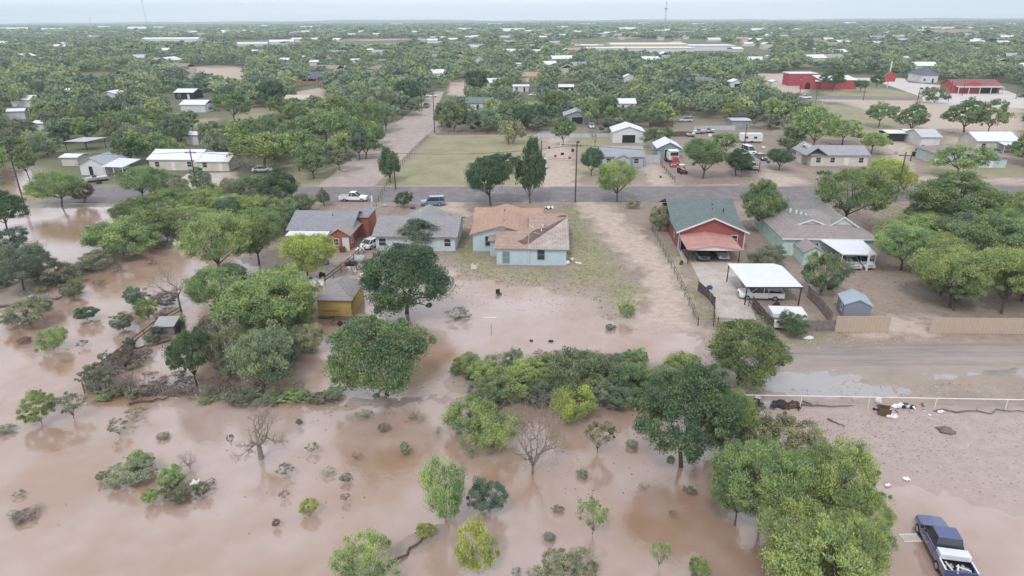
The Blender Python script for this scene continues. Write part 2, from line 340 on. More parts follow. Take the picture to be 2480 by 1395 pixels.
kerb('kerb', [(908,452),(1310,450)]); kerb('kerb', [(1330,452),(1560,449)]); kerb('kerb', [(1690,449),(1790,448)]); kerb('kerb', [(2220,440),(2480,437)]); kerb('kerb', [(2230,448),(2480,445)], .3, .03)
kerb('kerb', [(790,440),(860,388),(935,330)]); kerb('kerb', [(1000,352),(1032,330)]); kerb('kerb', [(1056,330),(1300,328)], .5, .06); kerb('kerb', [(1870,318),(2180,318)], .5, .06)
PUD, n, b = newmat('clear_puddle'); b.inputs['Base Color'].default_value = (.30, .28, .27, 1); b.inputs['Roughness'].default_value = .05; b.inputs['IOR'].default_value = 2.3
for q in ([(1800,905),(1960,897),(2110,910),(2000,930),(2060,928),(2190,933),(2214,955),(1900,962),(1800,955)], [(2230,903),(2500,890),(2500,905),(2300,914)]):
    A = poly(q); tag(MB().add([(x, y, WZ+.004) for x, y in A], [tuple(range(len(A)))[::1]]).build('puddle', PUD), kind='structure')
# loose clods on the mud, leaf litter floating near banks
rng = random.Random(3)
def scatter(name, polys, n_, s0, s1, m, zoff=0., kind='stuff', flat=.5):
    PP = [poly(p) for p in polys]; mb = MB(); k = 0
    while k < n_:
        A = PP[rng.randrange(len(PP))]; q = np.array([[rng.uniform(A[:, 0].min(), A[:, 0].max()), rng.uniform(A[:, 1].min(), A[:, 1].max())]])
        if sdf(q, [A])[0] < 0: k += .02; continue
        k += 1; r = rng.uniform(s0, s1)*rng.uniform(.5, 1)
        mb.blob((q[0, 0], q[0, 1], zoff+r*.1), r, r*rng.uniform(.5, 1), r*flat, rng, 5, 3, .35)
    return tag(mb.build(name, m), kind=kind)
MUD = mat('mud_clod', (.23, .175, .15), .8, .3, 3)
tag(scatter('mud_clods', [[(1880,1000),(2300,1008),(2330,1100),(2200,1130),(2050,1090),(1960,1040)], [(1900,1000),(2480,1010),(2480,1230),(2200,1160),(2050,1110)]], 1000, .03, .1, MUD, .0, flat=.25), 'dark clods of mud and gravel strewn over the wet ground below the pipe fence', 'mud clods')
tag(scatter('pond_litter', [[(1110,680),(1430,720),(1480,790),(1300,760),(1110,730)], [(1300,700),(1440,725),(1520,800),(1640,800),(1500,690),(1380,670)]], 420, .04, .11, MUD, WZ+.01, flat=.3), 'dark specks of litter along the edge of the flooded yard', 'litter')
tag(scatter('pale_stones', [[(1880,830),(2100,815),(2300,822),(2100,845),(1900,850)], [(1900,940),(2480,915),(2480,960),(1900,962)], [(1380,650),(1500,640),(1600,700),(1640,790),(1500,760)]], 420, .05, .12, mat('pale_stone', (.5, .46, .42), .9, .2, 2), .0), 'pale stones and bits of rubbish scattered beside the muddy lane', 'stones')
tag(scatter('floating_litter', [[(0,620),(200,700),(440,600),(430,780),(200,1000),(0,1000)], [(0,1000),(900,980),(1000,1250),(500,1300),(0,1280)], [(640,960),(1080,1000),(1100,1100),(800,1050)], [(1280,1010),(1700,1000),(1700,1250),(1300,1200)]], 330, .03, .1, DRIFT, WZ+.01, flat=.25), 'twigs and leaves drifting on the brown floodwater', 'flotsam')
# ---------------------------------------------------------------- tree prototypes (unit width, unit height, base at the origin)
def nrm(v): return v/np.maximum(np.linalg.norm(v, axis=-1, keepdims=True), 1e-6)
def leaves(r, C, Rr, per, size, asp=.5, up=.3, zsq=.8, hang=0, plume=0):
    n = len(C); idx = np.repeat(np.arange(n), per); N = len(idx)
    d = nrm(r.normal(size=(N, 3))); d[:, 2] = np.where(d[:, 2] < -.55, -d[:, 2], d[:, 2])
    rr = Rr[idx]*np.clip(.35+.75*r.rand(N)**.7+np.abs(r.normal(size=N))*.16*(r.rand(N) < .3), 0, 1.7)
    fr_ = r.uniform(.75, 1.25, (n, 3))[idx]
    P = C[idx]+d*rr[:, None]*np.array([1, 1, zsq])*fr_
    if plume: P[:, 2] += r.rand(N)**2*Rr[idx]*plume
    nn = nrm(d*.85+r.normal(size=(N, 3))*.5+np.array([0, 0, up]))
    t = nrm(np.cross(nn, r.normal(size=(N, 3)))+(np.array([0, 0, 1.2])+d*.5 if plume else 0))
    b_ = nrm(np.cross(nn, t)); s_ = size*(.45+1.0*r.rand(N))[:, None]
    a = P-t*s_*.5; c_ = P+t*s_*.5; e = P+b_*s_*asp*.5+t*s_*.08; g = P-b_*s_*asp*.5-t*s_*.08
    V = np.stack([a, e, c_, g], 1).reshape(-1, 3)
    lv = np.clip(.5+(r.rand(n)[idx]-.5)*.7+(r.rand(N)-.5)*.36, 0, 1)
    return V, lv
def crown(seed, kind, nl, per, size, asp=.5, up=.35):
    r = np.random.RandomState(seed)
    zc, sz, zsq, pl, lo = dict(round=(.56, .44, .9, .25, -.75), low=(.5, .5, .9, .25, -.85), spread=(.54, .45, .85, .55, -.7), bush=(.42, .5, .9, .9, -.8), spike=(.4, .5, .9, 1.5, -.8), column=(.52, .5, 1.3, .3, -.9), sparse=(.55, .42, .7, .6, -.6))[kind]
    lean = r.normal(size=2)*.07; C = []
    B = nrm(r.normal(size=(11, 3))); B[:, 2] = np.abs(B[:, 2])*1.1-.35; B = nrm(B); br = .5+.5*r.rand(11)
    while len(C) < nl:
        d = nrm(r.normal(size=3))
        if d[2] < lo: continue
        q = np.clip(B@d, 0, 1)**5*br; env = .60+.56*float(q.max())
        if kind in ('spread', 'sparse') and q.max() < .24 and r.rand() < .8: continue
        if q.max() < .2 and r.rand() < .5: continue
        x = d*env*(.45+.55*r.rand()**.22)
        if kind == 'column': x[:2] *= (1-.55*max(0, x[2]))
        C.append([x[0]*.44+lean[0]*x[2], x[1]*.44+lean[1]*x[2], zc+x[2]*sz*.92])
    C = np.array(C); k_ = int(nl*.3) if nl > 30 else 0
    Rr = (.045+.075*r.rand(nl))*(1.0 if kind != 'sparse' else .8)*(1.45 if nl < 42 else (1.2 if nl < 70 else 1))
    if k_:
        c0 = np.array([0, 0, zc-.05]); j = r.permutation(nl)[:k_]; C[j] = c0+(C[j]-c0)*r.uniform(1.02, 1.13, (k_, 1)); Rr[j] *= .55
    C[:, 2] = np.clip(C[:, 2], .05, 1.02)
    V, lv = leaves(r, C, Rr, per, size, asp, up, zsq, 0, pl)
    V[:, 2] = np.maximum(V[:, 2], .01)
    return V, lv, C
def crown_mesh(name, *a, **k):
    V, lv, C = crown(*a, **k); F = np.arange(len(V)).reshape(-1, 4)
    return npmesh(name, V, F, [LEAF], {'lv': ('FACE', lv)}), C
def trunk_mesh(name, C, seed, fork=.28, rw=.028, nb=7, m=BARK):
    r = random.Random(seed); mb = MB(); p0 = Vector((0, 0, -.03)); f = Vector((r.uniform(-.03, .03), r.uniform(-.03, .03), fork))
    mb.tube(p0, f*.5, rw*1.25, rw, 7); mb.tube(f*.5, f, rw, rw*.9, 7)
    T = [Vector(c) for c in C]; r.shuffle(T)
    for t in T[:nb]:
        t = t*1.0; m1 = f.lerp(t, .45)+Vector((r.uniform(-.04, .04), r.uniform(-.04, .04), r.uniform(.0, .05)))
        mb.tube(f, m1, rw*.62, rw*.4, 5); mb.tube(m1, t, rw*.4, rw*.16, 5)
        for q in sorted(T, key=lambda v: (v-m1).length)[1:3]: mb.tube(m1, q, rw*.28, rw*.1, 4)
    me = bpy.data.meshes.new(name); me.from_pydata(mb.v, [], mb.f); me.materials.append(m); return me
def bare_mesh(name, seed, m, dep=6, spread=.55, fork=.2, rw=.03, stems=3, clr=.7):
    r = random.Random(seed); mb = MB()
    def rec(p, d, L, w, k):
        q = p+d*L; mid = p+d*L*.5+Vector((r.uniform(-1, 1), r.uniform(-1, 1), r.uniform(-1, 1)))*L*.07
        mb.tube(p, mid, w, w*.85, 6 if k > 3 else 3); mb.tube(mid, q, w*.85, w*.66, 6 if k > 3 else 3)
        if k == 0: return
        for i in range(2 if r.random() < .45 else 3):
            a = Vector((r.gauss(0, 1), r.gauss(0, 1), r.gauss(.15, .7))).normalized()
            nd_ = (d*clr+a*spread).normalized()
            if q.z < .12: nd_.z = abs(nd_.z)
            rec(q if i < 2 else mid, nd_, L*r.uniform(.62, .86), w*.6, k-1)
    f = Vector((0, 0, fork)); mb.tube((0, 0, -.05), f, rw*1.3, rw, 7)
    for i in range(stems):
        a = 2*math.pi*(i+r.random()*.6)/stems; rec(f, Vector((math.cos(a)*.75, math.sin(a)*.75, .8)).normalized(), .22, rw*.75, dep)
    V = np.array(mb.v); ex = max(abs(V[:, 0]).max(), abs(V[:, 1]).max())*2; V[:, :2] /= ex; V[:, 2] /= V[:, 2].max()
    me = bpy.data.meshes.new(name); me.from_pydata([tuple(v) for v in V], [], mb.f); me.materials.append(m); return me
PRO = {}
def proto(key, seeds, kind, nl, per, size, asp=.5, **tk):
    L = []
    for s_ in seeds:
        cm, C = crown_mesh('crown', s_, kind, nl, per, size, asp); L.append((cm, trunk_mesh('trunk', C, s_, **tk)))
    PRO[key] = L
proto('round', (1, 2, 3), 'round', 170, 240, .025, .42, fork=.18, rw=.018)
proto('low', (4, 5), 'low', 180, 240, .024, .42, fork=.12, rw=.018)
proto('spread', (6, 7, 8, 18), 'spread', 165, 230, .028, .25, fork=.2, nb=12, rw=.014)
proto('bush', (9, 10, 11), 'bush', 85, 190, .045, .24, fork=.05, nb=8, rw=.008)
proto('spike', (12, 13), 'spike', 55, 150, .065, .18, fork=.04, nb=10, rw=.006)
proto('column', (14, 15), 'column', 90, 190, .042, .5, fork=.1, rw=.02)
proto('sparse', (16, 17), 'sparse', 34, 60, .06, .35, fork=.06, nb=12, rw=.009)
proto('mround', (21, 22, 23, 24), 'round', 85, 78, .05, .6, fork=.2, rw=.018)
proto('mspread', (25, 26, 27, 28), 'spread', 85, 75, .048, .45, fork=.25, nb=8, rw=.015)
proto('mbush', (29, 30), 'bush', 45, 100, .06, .5, fork=.06, rw=.01)
BARE = {'bare': [bare_mesh('branches', 40, DEADW, 6, .62, .3, .042, 3)], 'thicket': [bare_mesh('branches', s_, DEADW, 6, .75, .05, .016, 6) for s_ in (41, 42)],
        'wiry': [bare_mesh('branches', s_, mat('grey_twigs', (.2, .165, .15), .9, .2, 5), 6, .6, .3, .018, 3) for s_ in (43, 44)]}
T_ = dict(L=(.325, .415, .185), M=(.235, .315, .155), D=(.135, .205, .12), O=(.26, .285, .20), Y=(.39, .44, .15), G=(.29, .25, .22), B=(.185, .245, .185), F=(.25, .315, .20), P=(.34, .365, .25))
TR = random.Random(77); TREES = []
def crown_h(bx, by, ty, wm, low):
    P = G(bx, by); s_ = pxm(P); ext = (by-ty)/s_; ph = TH-math.atan((by-CH/2)/FPX)*-1
    ph = math.atan2(CAMZ, math.hypot(P.x, P.y)); lo, hi = .2, 30
    for _ in range(30):
        h = (lo+hi)/2; b_ = h*(.5 if low else .36); t = (h-b_)*math.cos(ph)+math.sqrt((wm*.42*math.sin(ph))**2+(b_*math.cos(ph))**2)
        if t > ext: hi = h
        else: lo = h
    return max(h, wm*.28)
def mk(key, P, w, h, tint, name, label, cat, group=None, yaw=None, zz=0):
    """one tree or shrub: an Empty at its foot with trunk and crown, or one mesh for bare ones"""
    yaw = TR.uniform(0, 6.28) if yaw is None else yaw
    loc = (P[0], P[1], zz)
    if key in BARE:
        o = bpy.data.objects.new(name, TR.choice(BARE[key])); COL.objects.link(o); o.location = loc; o.rotation_euler = (0, 0, yaw); o.scale = (w, w, h)
        TREES.append((P[0], P[1], w, h)); return tag(o, label, cat, group)
    cm, tm = TR.choice(PRO[key]); e = empty(name, loc, yaw, label, cat, group); e.scale = (w, w, h)
    t = bpy.data.objects.new('stem' if 'bush' in key or key in ('spike', 'sparse') else 'trunk', tm); COL.objects.link(t); t.parent = e
    c_ = bpy.data.objects.new('foliage' if t.name.startswith('stem') else 'crown', cm); COL.objects.link(c_); c_.parent = e
    k = TR.uniform(.86, 1.16); hu = TR.uniform(-.06, .06)
    tt = T_[tint] if isinstance(tint, str) else tint
    c_.color = (tt[0]*(k+hu), tt[1]*k, tt[2]*(k-hu), 1)
    TREES.append((P[0], P[1], w, h)); return e
LOWK = ('low', 'bush', 'spike', 'column', 'mbush', 'sparse', 'thicket')
def tree(key, bx, by, ty, w, tint, label, name=None, cat=None, group=None, yaw=None):
    P = G(bx, by, 0); wm = w/pxm(P)*1.03; h = crown_h(bx, by, ty, wm, key in LOWK)
    if name is None: name = {'bare': 'dead_tree', 'wiry': 'bare_tree', 'thicket': 'bare_thicket'}.get(key, 'shrub' if key in ('bush', 'spike', 'sparse', 'mbush') else 'tree')
    cat = cat or ('shrub' if name in ('shrub', 'bare_thicket') else 'tree')
    return mk(key, P, wm, h, tint, name, label, cat, group, yaw)
TL = '''
low 936 958 755 245 M|big round green tree in the floodwater below the yellow shed
low 985 758 578 238 D|big dark green tree behind the round flooded tree, right of the yellow shed
column 1020 600 527 105 B|grey-green conifer in front of the grey hip-roofed house
low 1788 930 765 208 M|round bright green tree at the left end of the white pipe fence
round 1650 1128 898 262 D|dark green tree with its trunk standing in the flood, left of the pipe fence
spread 1750 1085 925 140 L|mid green tree crowding the right side of the dark trunked tree in the flood
spread 1840 1275 1060 225 L|light green mesquite on the left of the big clump beside the dark blue pickup
spread 2000 1290 1080 215 L|light green mesquite at the top right of the big clump left of the pickup
spread 1930 1405 1195 300 L|broad light green mesquite in the middle of the big clump
spread 2040 1440 1240 190 L|light green mesquite nearest the dark blue pickup
spread 2085 1330 1180 150 L|smaller mesquite at the right shoulder of the big clump left of the pickup
spread 1745 1215 1095 110 L|small bright mesquite at the upper left of the big clump
spread 1930 1260 1100 190 L|light mesquite in the heart of the big clump by the pickup
round 1985 1530 1285 270 L|bright leafy tree cut by the bottom edge of the photo, left of the pickup
spread 1780 1270 1130 140 M|feathery mesquite on the left rim of the big clump over the water
bush 1900 1125 1000 210 P|pale olive shrub at the back of the big clump, under the debris by the fence
bush 1820 1080 1000 120 M|green shrub wedged between the trunked tree and the pipe fence end
spike 1140 1040 950 140 L|bright green willow shrub at the left end of the bushy bank
bush 1230 965 882 150 L|grey-green shrub on the bushy bank behind the bare thicket
bush 1180 985 915 120 F|dusky green shrub at the left of the bushy bank
bush 1275 935 862 120 L|green shrub on top of the bushy bank, left of its tallest shrub
bush 1400 955 828 165 F|tallest rounded shrub on the bushy bank
spike 1385 1010 925 125 Y|yellow-green shrub on the front of the bushy bank
bush 1480 945 865 120 F|grey-green shrub right of the tallest shrub on the bank
bush 1515 905 845 95 F|dark slim-leaved shrub at the back of the bushy bank
bush 1555 965 880 130 M|mid green shrub on the right half of the bushy bank
bush 1345 905 850 90 M|small green shrub at the back of the bushy bank
bush 1615 940 878 110 F|grey-green shrub at the right end of the bushy bank
spike 1190 1080 985 150 L|bright green willow shrub at the waterline left of the bare thicket
bush 1450 975 905 100 P|pale shrub on the front edge of the bushy bank
bush 1160 915 885 90 O|low olive scrub on the left tip of the bank
bush 1310 975 915 90 O|low olive shrub behind the bare thicket
bush 1500 985 925 90 F|low green shrub at the waterline right of the bank
thicket 1290 1145 935 215 G|large bare grey thicket standing in the flood below the bushy bank
bare 632 1108 988 172 G|leafless dead tree with a forked trunk alone in the brown water
wiry 320 960 838 105 G|leafless grey tree leaning at the corner of the debris-choked fence
wiry 438 752 640 135 G|bare branching tree at the head of the fence line left of the woods
spike 1080 1262 1100 125 L|bright green willow shrub in the flood above the drift log
bush 1185 1240 1152 105 B|dark grey-green shrub in the flood below the bare thicket
spike 895 1405 1290 150 L|bright green shrub at the foot of the drift log, bottom of the photo
spike 1160 1385 1260 105 Y|yellow-green leaning shrub near the bottom of the photo
sparse 1435 1290 1205 80 L|small sapling with see-through foliage alone in the flood
bush 1370 1425 1325 170 O|wide olive shrub cut by the bottom edge of the photo
sparse 1595 1372 1308 50 L|thin little shrub near the bottom, left of the big mesquite clump
sparse 1447 1092 1010 85 O|thin-stemmed shrub in the flood right of the bare thicket
spike 750 1243 1203 52 Y|small yellow shrub alone in the open flood
bush 1032 1298 1262 50 Y|yellow shrub on the upper end of the drift log
bush 980 1095 1070 38 P|tiny round olive shrub in the flood under the big round tree
spike 1690 1400 1350 60 L|small green shrub at the bottom edge beside the mesquite clump
spike 345 1135 1085 62 L|upright bright green shrub on the debris island in the flood
bush 320 1162 1105 125 P|wide pale shrub on the left of the debris island
bush 415 1182 1122 74 L|green shrub in the middle of the debris island
thicket 460 1132 1085 66 G|bare brown brush pile at the upper right of the debris island
bush 428 1205 1160 90 O|low tangled shrub at the front of the debris island
bush 370 1217 1178 46 L|small green shrub at the front tip of the debris island
bush 252 1160 1138 36 O|tiny shrub at the left tip of the debris island
bush 492 1197 1162 46 O|small shrub at the right tip of the debris island
bush 100 1022 940 86 L|green and straw shrub at the left of the flood
sparse 178 1010 945 80 O|thin straw-coloured shrub right of the green one at the left edge
sparse 290 1052 1012 52 O|little thin shrub in the flood below the fence corner
bush 212 775 737 64 D|small dark green shrub alone in the left flood
spike 130 848 785 75 L|bright green low shrub in the left flood
bush 75 788 712 122 P|wide straw-coloured shrub at the left bank
bush 180 722 678 70 O|olive shrub on the left bank tip
spread 58 702 580 135 B|leaning open-branched tree on the left bank
bush 130 684 622 130 O|grey olive brush on the left bank behind the leaning tree
bush 5 690 638 100 B|grey brush cut by the left edge of the photo
bush 232 648 604 100 O|low scrub joining the left bank to the green thicket
spread 530 672 508 195 L|broad pale green mesquite at the edge of the left flood
spread 628 640 505 150 M|mid green mesquite behind the broad pale one, left of the brick house
spread 650 805 640 255 L|wide bright mesquite left of the yellow shed
spread 545 770 640 150 M|shaded mesquite on the left of the wide bright one
spread 745 678 562 155 Y|vivid yellow-green tree in front of the brick house
bush 640 935 775 165 F|dull green tree-like shrub by the water left of the round flooded tree
round 478 935 790 110 D|dark narrow tree at the flooded fence line
bush 560 910 770 130 O|olive brush between the dark narrow tree and the dull green shrub
bush 520 860 760 100 G|brownish brush behind the dark narrow tree
bush 690 900 830 90 B|grey-green brush over the flooded blue tarp
bush 330 740 690 70 B|grey-green shrub on the fence line left of the bare branching tree
bush 300 800 755 70 O|olive shrub on the fence line above the hutch
bush 360 770 715 60 L|light green shrub on the fence line
bush 400 740 700 70 G|brown brush at the foot of the bare branching tree
bush 300 885 835 60 G|brown brush half way down the fence line
bush 235 925 880 80 O|straw and green brush at the bottom corner of the fence line
bush 300 618 520 180 L|bright green low thicket at the upper left pond
bush 375 590 492 140 M|green thicket beside the upper left pond
bush 255 600 550 90 M|small green thicket at the right shore of the upper left pond
bush 450 570 500 110 P|pale green scrub between pond and woods
spread 150 500 405 122 L|yellow-green mesquite at the back of the upper left pond
bush 205 492 430 60 G|reddish brown bare brush at the back of the pond
spread 345 485 400 130 M|open mesquite in front of the white metal building
spread 420 510 450 120 M|mesquite left of the leaning pole in the woods
spread 330 560 480 120 M|mesquite over the far shore of the upper left pond
spread 480 560 495 110 L|pale mesquite in the middle of the left woods
low 682 505 415 105 D|dark dense tree left of the side street mouth
spread 605 480 425 110 M|mesquite left of the dark dense tree
spread 560 530 470 120 L|light mesquite in the left woods below the leaning pole
spread 640 570 500 120 M|mesquite touching the fence of the brick house
bush 730 520 462 90 F|grey-green shrub beside the white pickup
column 785 498 456 36 O|small rust-green cypress left of the white pickup
round 18 560 460 110 D|dark tree on the left edge above the pond
bush 30 610 545 100 B|grey brush on the left edge by the pond
mround 70 430 360 56 M|rounded tree right of the leftmost leaning pole
mround 318 400 330 86 D|dark tree right of the white gabled house
mspread 640 410 312 175 L|wide mesquite right of the white metal building
mspread 725 415 318 120 L|mesquite beside the side street with a dark trunk
wiry 605 425 365 120 G|leafless grey tree by the white metal building
mspread 828 362 268 115 M|tall mesquite where the side street bends
mspread 790 340 275 120 M|mesquite behind the side street verge
mspread 885 328 238 90 M|green tree at the far left of the side street
mround 935 318 258 55 F|grey-green bushy tree on the left verge of the side street
mround 985 262 188 80 D|dark tree hanging over the far end of the side street
mspread 920 280 205 90 P|pale silvery tree left of the far end of the side street
column 945 442 360 62 D|slim dark tree at the near corner of the fenced field
bush 978 502 460 52 D|dark bush at the curb beside the blue car
round 1188 498 372 130 D|dark round tree standing on the verge above the orange roof
column 1284 492 343 76 D|tall narrow dark tree at the right corner of the fenced field
mround 1364 352 288 60 M|small bright round tree behind the goal frame
round 1432 426 360 62 D|dark round tree left of the grey-roofed house
spread 1495 488 388 118 L|light green spreading tree with a thick forked trunk by the road
round 1702 432 336 112 M|round green tree right of the white truck tractor
mround 1756 378 316 66 L|bright green tree behind the open dark carport
round 1782 425 362 82 D|dark green tree on the left of the open dark carport
round 1886 412 360 72 D|dark round tree right of the open dark carport
mround 1908 368 332 76 M|mid green tree behind the dark round one
mspread 1965 370 258 115 L|large pale mesquite behind the long grey-roofed house
mspread 2040 350 290 105 L|pale mesquite right of the large one behind the grey-roofed house
mspread 2110 372 315 80 L|small pale mesquite at the right end of the grey-roofed house
spread 2040 548 400 205 M|large green tree over the road behind the mint green house
spread 2130 470 382 120 Y|yellow-green tree right of the large roadside tree
spread 2190 470 415 80 Y|yellowish arching tree in front of the leaning pole
round 1838 560 440 112 M|leafy tree between the red house and the mint green house
bush 1856 645 588 112 O|rusty green low tree between the driveway and the mint green house
bush 1988 715 598 128 F|grey-green leafy tree in front of the mint green house
bush 1912 812 748 78 D|dark bush against the board fence by the lane
spike 1518 770 728 44 L|small green bush alone on the bare dirt track
bush 1598 560 492 70 O|olive bush at the left wall of the red house
bush 1535 505 480 36 P|small pale bush on the verge by the thick forked tree
round 2315 560 422 215 M|big green tree between the road and the right edge of the photo
spread 2182 655 540 165 L|light mesquite with a dark trunk right of the white carport
spread 2260 660 560 150 L|light mesquite second from the white carport
spread 2300 745 595 200 L|broad light mesquite above the gap in the tan fence
spread 2425 760 600 200 L|broad light mesquite over the right tan fence
round 2375 640 520 170 M|mid green tree behind the tan fence mesquites
spread 2470 640 515 160 M|mid green tree on the right edge of the photo below the road
bush 2250 570 515 100 G|brownish brush below the big green roadside tree
mspread 2320 432 345 130 L|yellow-green tree in front of the pale blue cottages
mspread 2128 308 250 82 M|leaning tree on the sandy lot with a bare trunk
mround 2206 328 255 80 M|round tree on the sandy lot right of the leaning tree
mround 2335 325 245 110 M|wide tree on the sandy lot near the white cottage
mspread 2390 330 243 80 M|tree behind the white cottage roof
mround 2015 220 172 62 D|dark umbrella-shaped tree before the red building
mround 2083 223 192 38 D|small round tree right of the red building
mround 2122 214 183 32 D|small round tree beside the red sign
mbush 2262 250 205 66 F|fallen or leaning green tree beside the pale parking lot
wiry 1290 272 212 62 G|leafless grey tree behind the fenced field
mround 1335 275 215 60 M|green tree right of the leafless tree behind the field
wiry 1440 372 290 58 G|thin leafless tree left of the white garage
mspread 1447 302 230 90 M|open tree behind the blue-grey gabled garage
mround 1475 300 225 50 M|small tree behind the white garage
mbush 1100 318 228 85 F|grey-green brush at the top left of the fenced field
mbush 1195 320 252 80 F|grey brush behind the middle of the fenced field
mbush 1242 348 282 66 P|pale sparse brush at the back of the field
mbush 1150 318 262 70 B|dusky brush behind the field fence
mround 1156 238 165 54 D|dark upright tree behind the green-roofed house
mround 1215 235 185 55 M|bright tree right of the dark upright tree
mround 820 300 235 90 M|mesquite in the woods left of the side street
mround 655 268 190 72 D|dark conical tree on the lawn in the left woods
mspread 700 290 230 90 M|mesquite right of the dark conical tree
mspread 570 300 225 100 M|mesquite with visible limbs left of the lawn
'''
for l in TL.strip().split('\n'):
    a, lab = l.split('|'); k, bx, by, ty, w, ti = a.split()
    tree(k, float(bx), float(by), float(ty), float(w), ti, lab)
# little water weeds and twig clumps standing out of the flood
WD = random.Random(9)
for (bx, by, w, h) in [(45,1200,26,12),(95,1232,34,18),(60,1254,50,14),(30,1246,24,12),(692,1150,38,34),(690,1205,24,22),(795,1145,34,20),(840,1165,26,26),(838,1212,22,24),(670,1275,18,26),(755,1095,30,28),(725,1030,14,24),(865,1110,22,20),
    (880,1010,40,22),(930,1040,30,22),(1010,1015,36,22),(1060,1050,34,26),(1140,1105,30,24),(1120,1140,26,22),(1350,1235,26,14),(1630,1250,22,16),(1560,1180,26,14),(1670,1190,30,16),(1530,1080,30,20),(200,840,26,20),(300,870,40,26),(60,828,30,18),(155,875,30,14),(240,690,26,18),(280,660,30,18),(395,600,40,20),(410,580,30,16),(15,1045,40,22),(330,1010,50,16),(395,1060,30,16),(1330,1305,30,20),(1250,1390,24,18),(1285,1400,30,40),(1410,1150,30,18),(610,985,40,14),(560,1080,16,40),(1480,795,26,8),(1110,770,60,20),(350,1155,40,20),(510,1170,26,14)]:
    bx_ = bx
    key = WD.choice(['sparse', 'spike', 'thicket', 'sparse'])
    tree(key, bx, by, by-h*.8, w*1.2, WD.choice('OGOPB'), 'small clump of twigs and weeds sticking out of the brown flood', name='weed_clump', cat='weeds', group='weed clumps standing in the flood')

def region(polys, n_, key, w0, w1, h0, h1, tints, lab, grp, name='shrub', gap=.5):
    PP = [poly(p) for p in polys]; k = 0; it = 0; mine = []
    while k < n_ and it < 4000:
        it += 1; A = PP[TR.randrange(len(PP))]; q = np.array([[TR.uniform(A[:, 0].min(), A[:, 0].max()), TR.uniform(A[:, 1].min(), A[:, 1].max())]])
        if sdf(q, [A])[0] < 0: continue
        w = TR.uniform(w0, w1)
        if any(math.hypot(q[0, 0]-x, q[0, 1]-y) < (w+ww)*.5*gap for x, y, ww in mine): continue
        mine.append((q[0, 0], q[0, 1], w)); k += 1
        mk(TR.choice(key), (q[0, 0], q[0, 1]), w, TR.uniform(h0, h1), TR.choice(tints), name, lab, 'shrub' if name == 'shrub' else 'tree', grp)
region([[(270,600),(420,470),(700,470),(700,560),(560,600),(470,620),(440,560),(330,600)]], 26, ['bush', 'mspread', 'bush', 'spread'], 5, 8.5, 3.5, 6, 'LMLFOP', 'green scrub and small mesquite crowding the woods left of the brick house', 'scrub left of the brick house')
region([[(500,760),(760,720),(760,880),(600,940),(470,900)], [(560,700),(700,690),(700,760),(540,760)]], 16, ['bush', 'spread', 'bush'], 4, 7, 3, 5, 'FMOBLP', 'shrub in the tangled flooded woods left of the yellow shed', 'scrub left of the yellow shed')
region([[(1110,895),(1330,880),(1680,880),(1700,960),(1600,975),(1400,965),(1200,960)]], 18, ['spike', 'bush', 'spike'], 2.4, 4.2, 1.4, 2.8, 'LPLFP', 'shrub in the thick row on the bushy bank', 'shrubs on the bushy bank')
region([[(2150,560),(2480,560),(2480,765),(2260,765),(2230,700),(2180,640)], [(2230,510),(2480,520),(2480,600),(2200,600)]], 26, ['spread', 'spread', 'round', 'bush'], 6, 9.5, 4, 6.5, 'LMLLMF', 'light green mesquite in the grove at the right edge above the tan fence', 'mesquite grove above the tan fence', 'tree')
region([[(2500,520),(3050,540),(3050,790),(2500,780)]], 22, ['spread', 'round'], 6.5, 10, 4.5, 7, 'LMF', 'light green mesquite in the grove at the right edge above the tan fence', 'mesquite grove above the tan fence', 'tree')
region([[(0,690),(150,660),(270,620),(280,640),(150,700),(0,740)], [(210,930),(300,850),(400,780),(430,790),(300,900),(230,960)]], 20, ['bush', 'thicket', 'sparse', 'bush'], 1.5, 3.4, 1.0, 2.4, 'OGPBO', 'tangle of brush and flood debris along the left bank and sunken fence', 'brush along the left bank and sunken fence')
region([[(230,950),(580,965),(570,940),(250,930)]], 8, ['thicket', 'thicket', 'sparse'], 3, 5, 1.4, 2.4, 'G', 'bare grey brush tangled on the flooded plank fence', 'brush on the flooded plank fence')
region([[(-20,690),(150,650),(270,610),(440,570),(430,640),(280,650),(150,712),(0,745)], [(200,930),(300,850),(430,765),(445,790),(330,890),(230,960)], [(580,950),(820,950),(820,975),(580,975)], [(1100,880),(1130,868),(1500,868),(1690,880),(1690,900),(1200,900),(1090,930)], [(230,940),(580,955),(580,975),(230,968)]], 90, ['bush', 'mbush', 'sparse'], 1.2, 3, .4, 1.1, 'OPGFLO', 'low weeds and straw matted along the flooded banks', 'low weeds along the flooded banks', gap=.3)
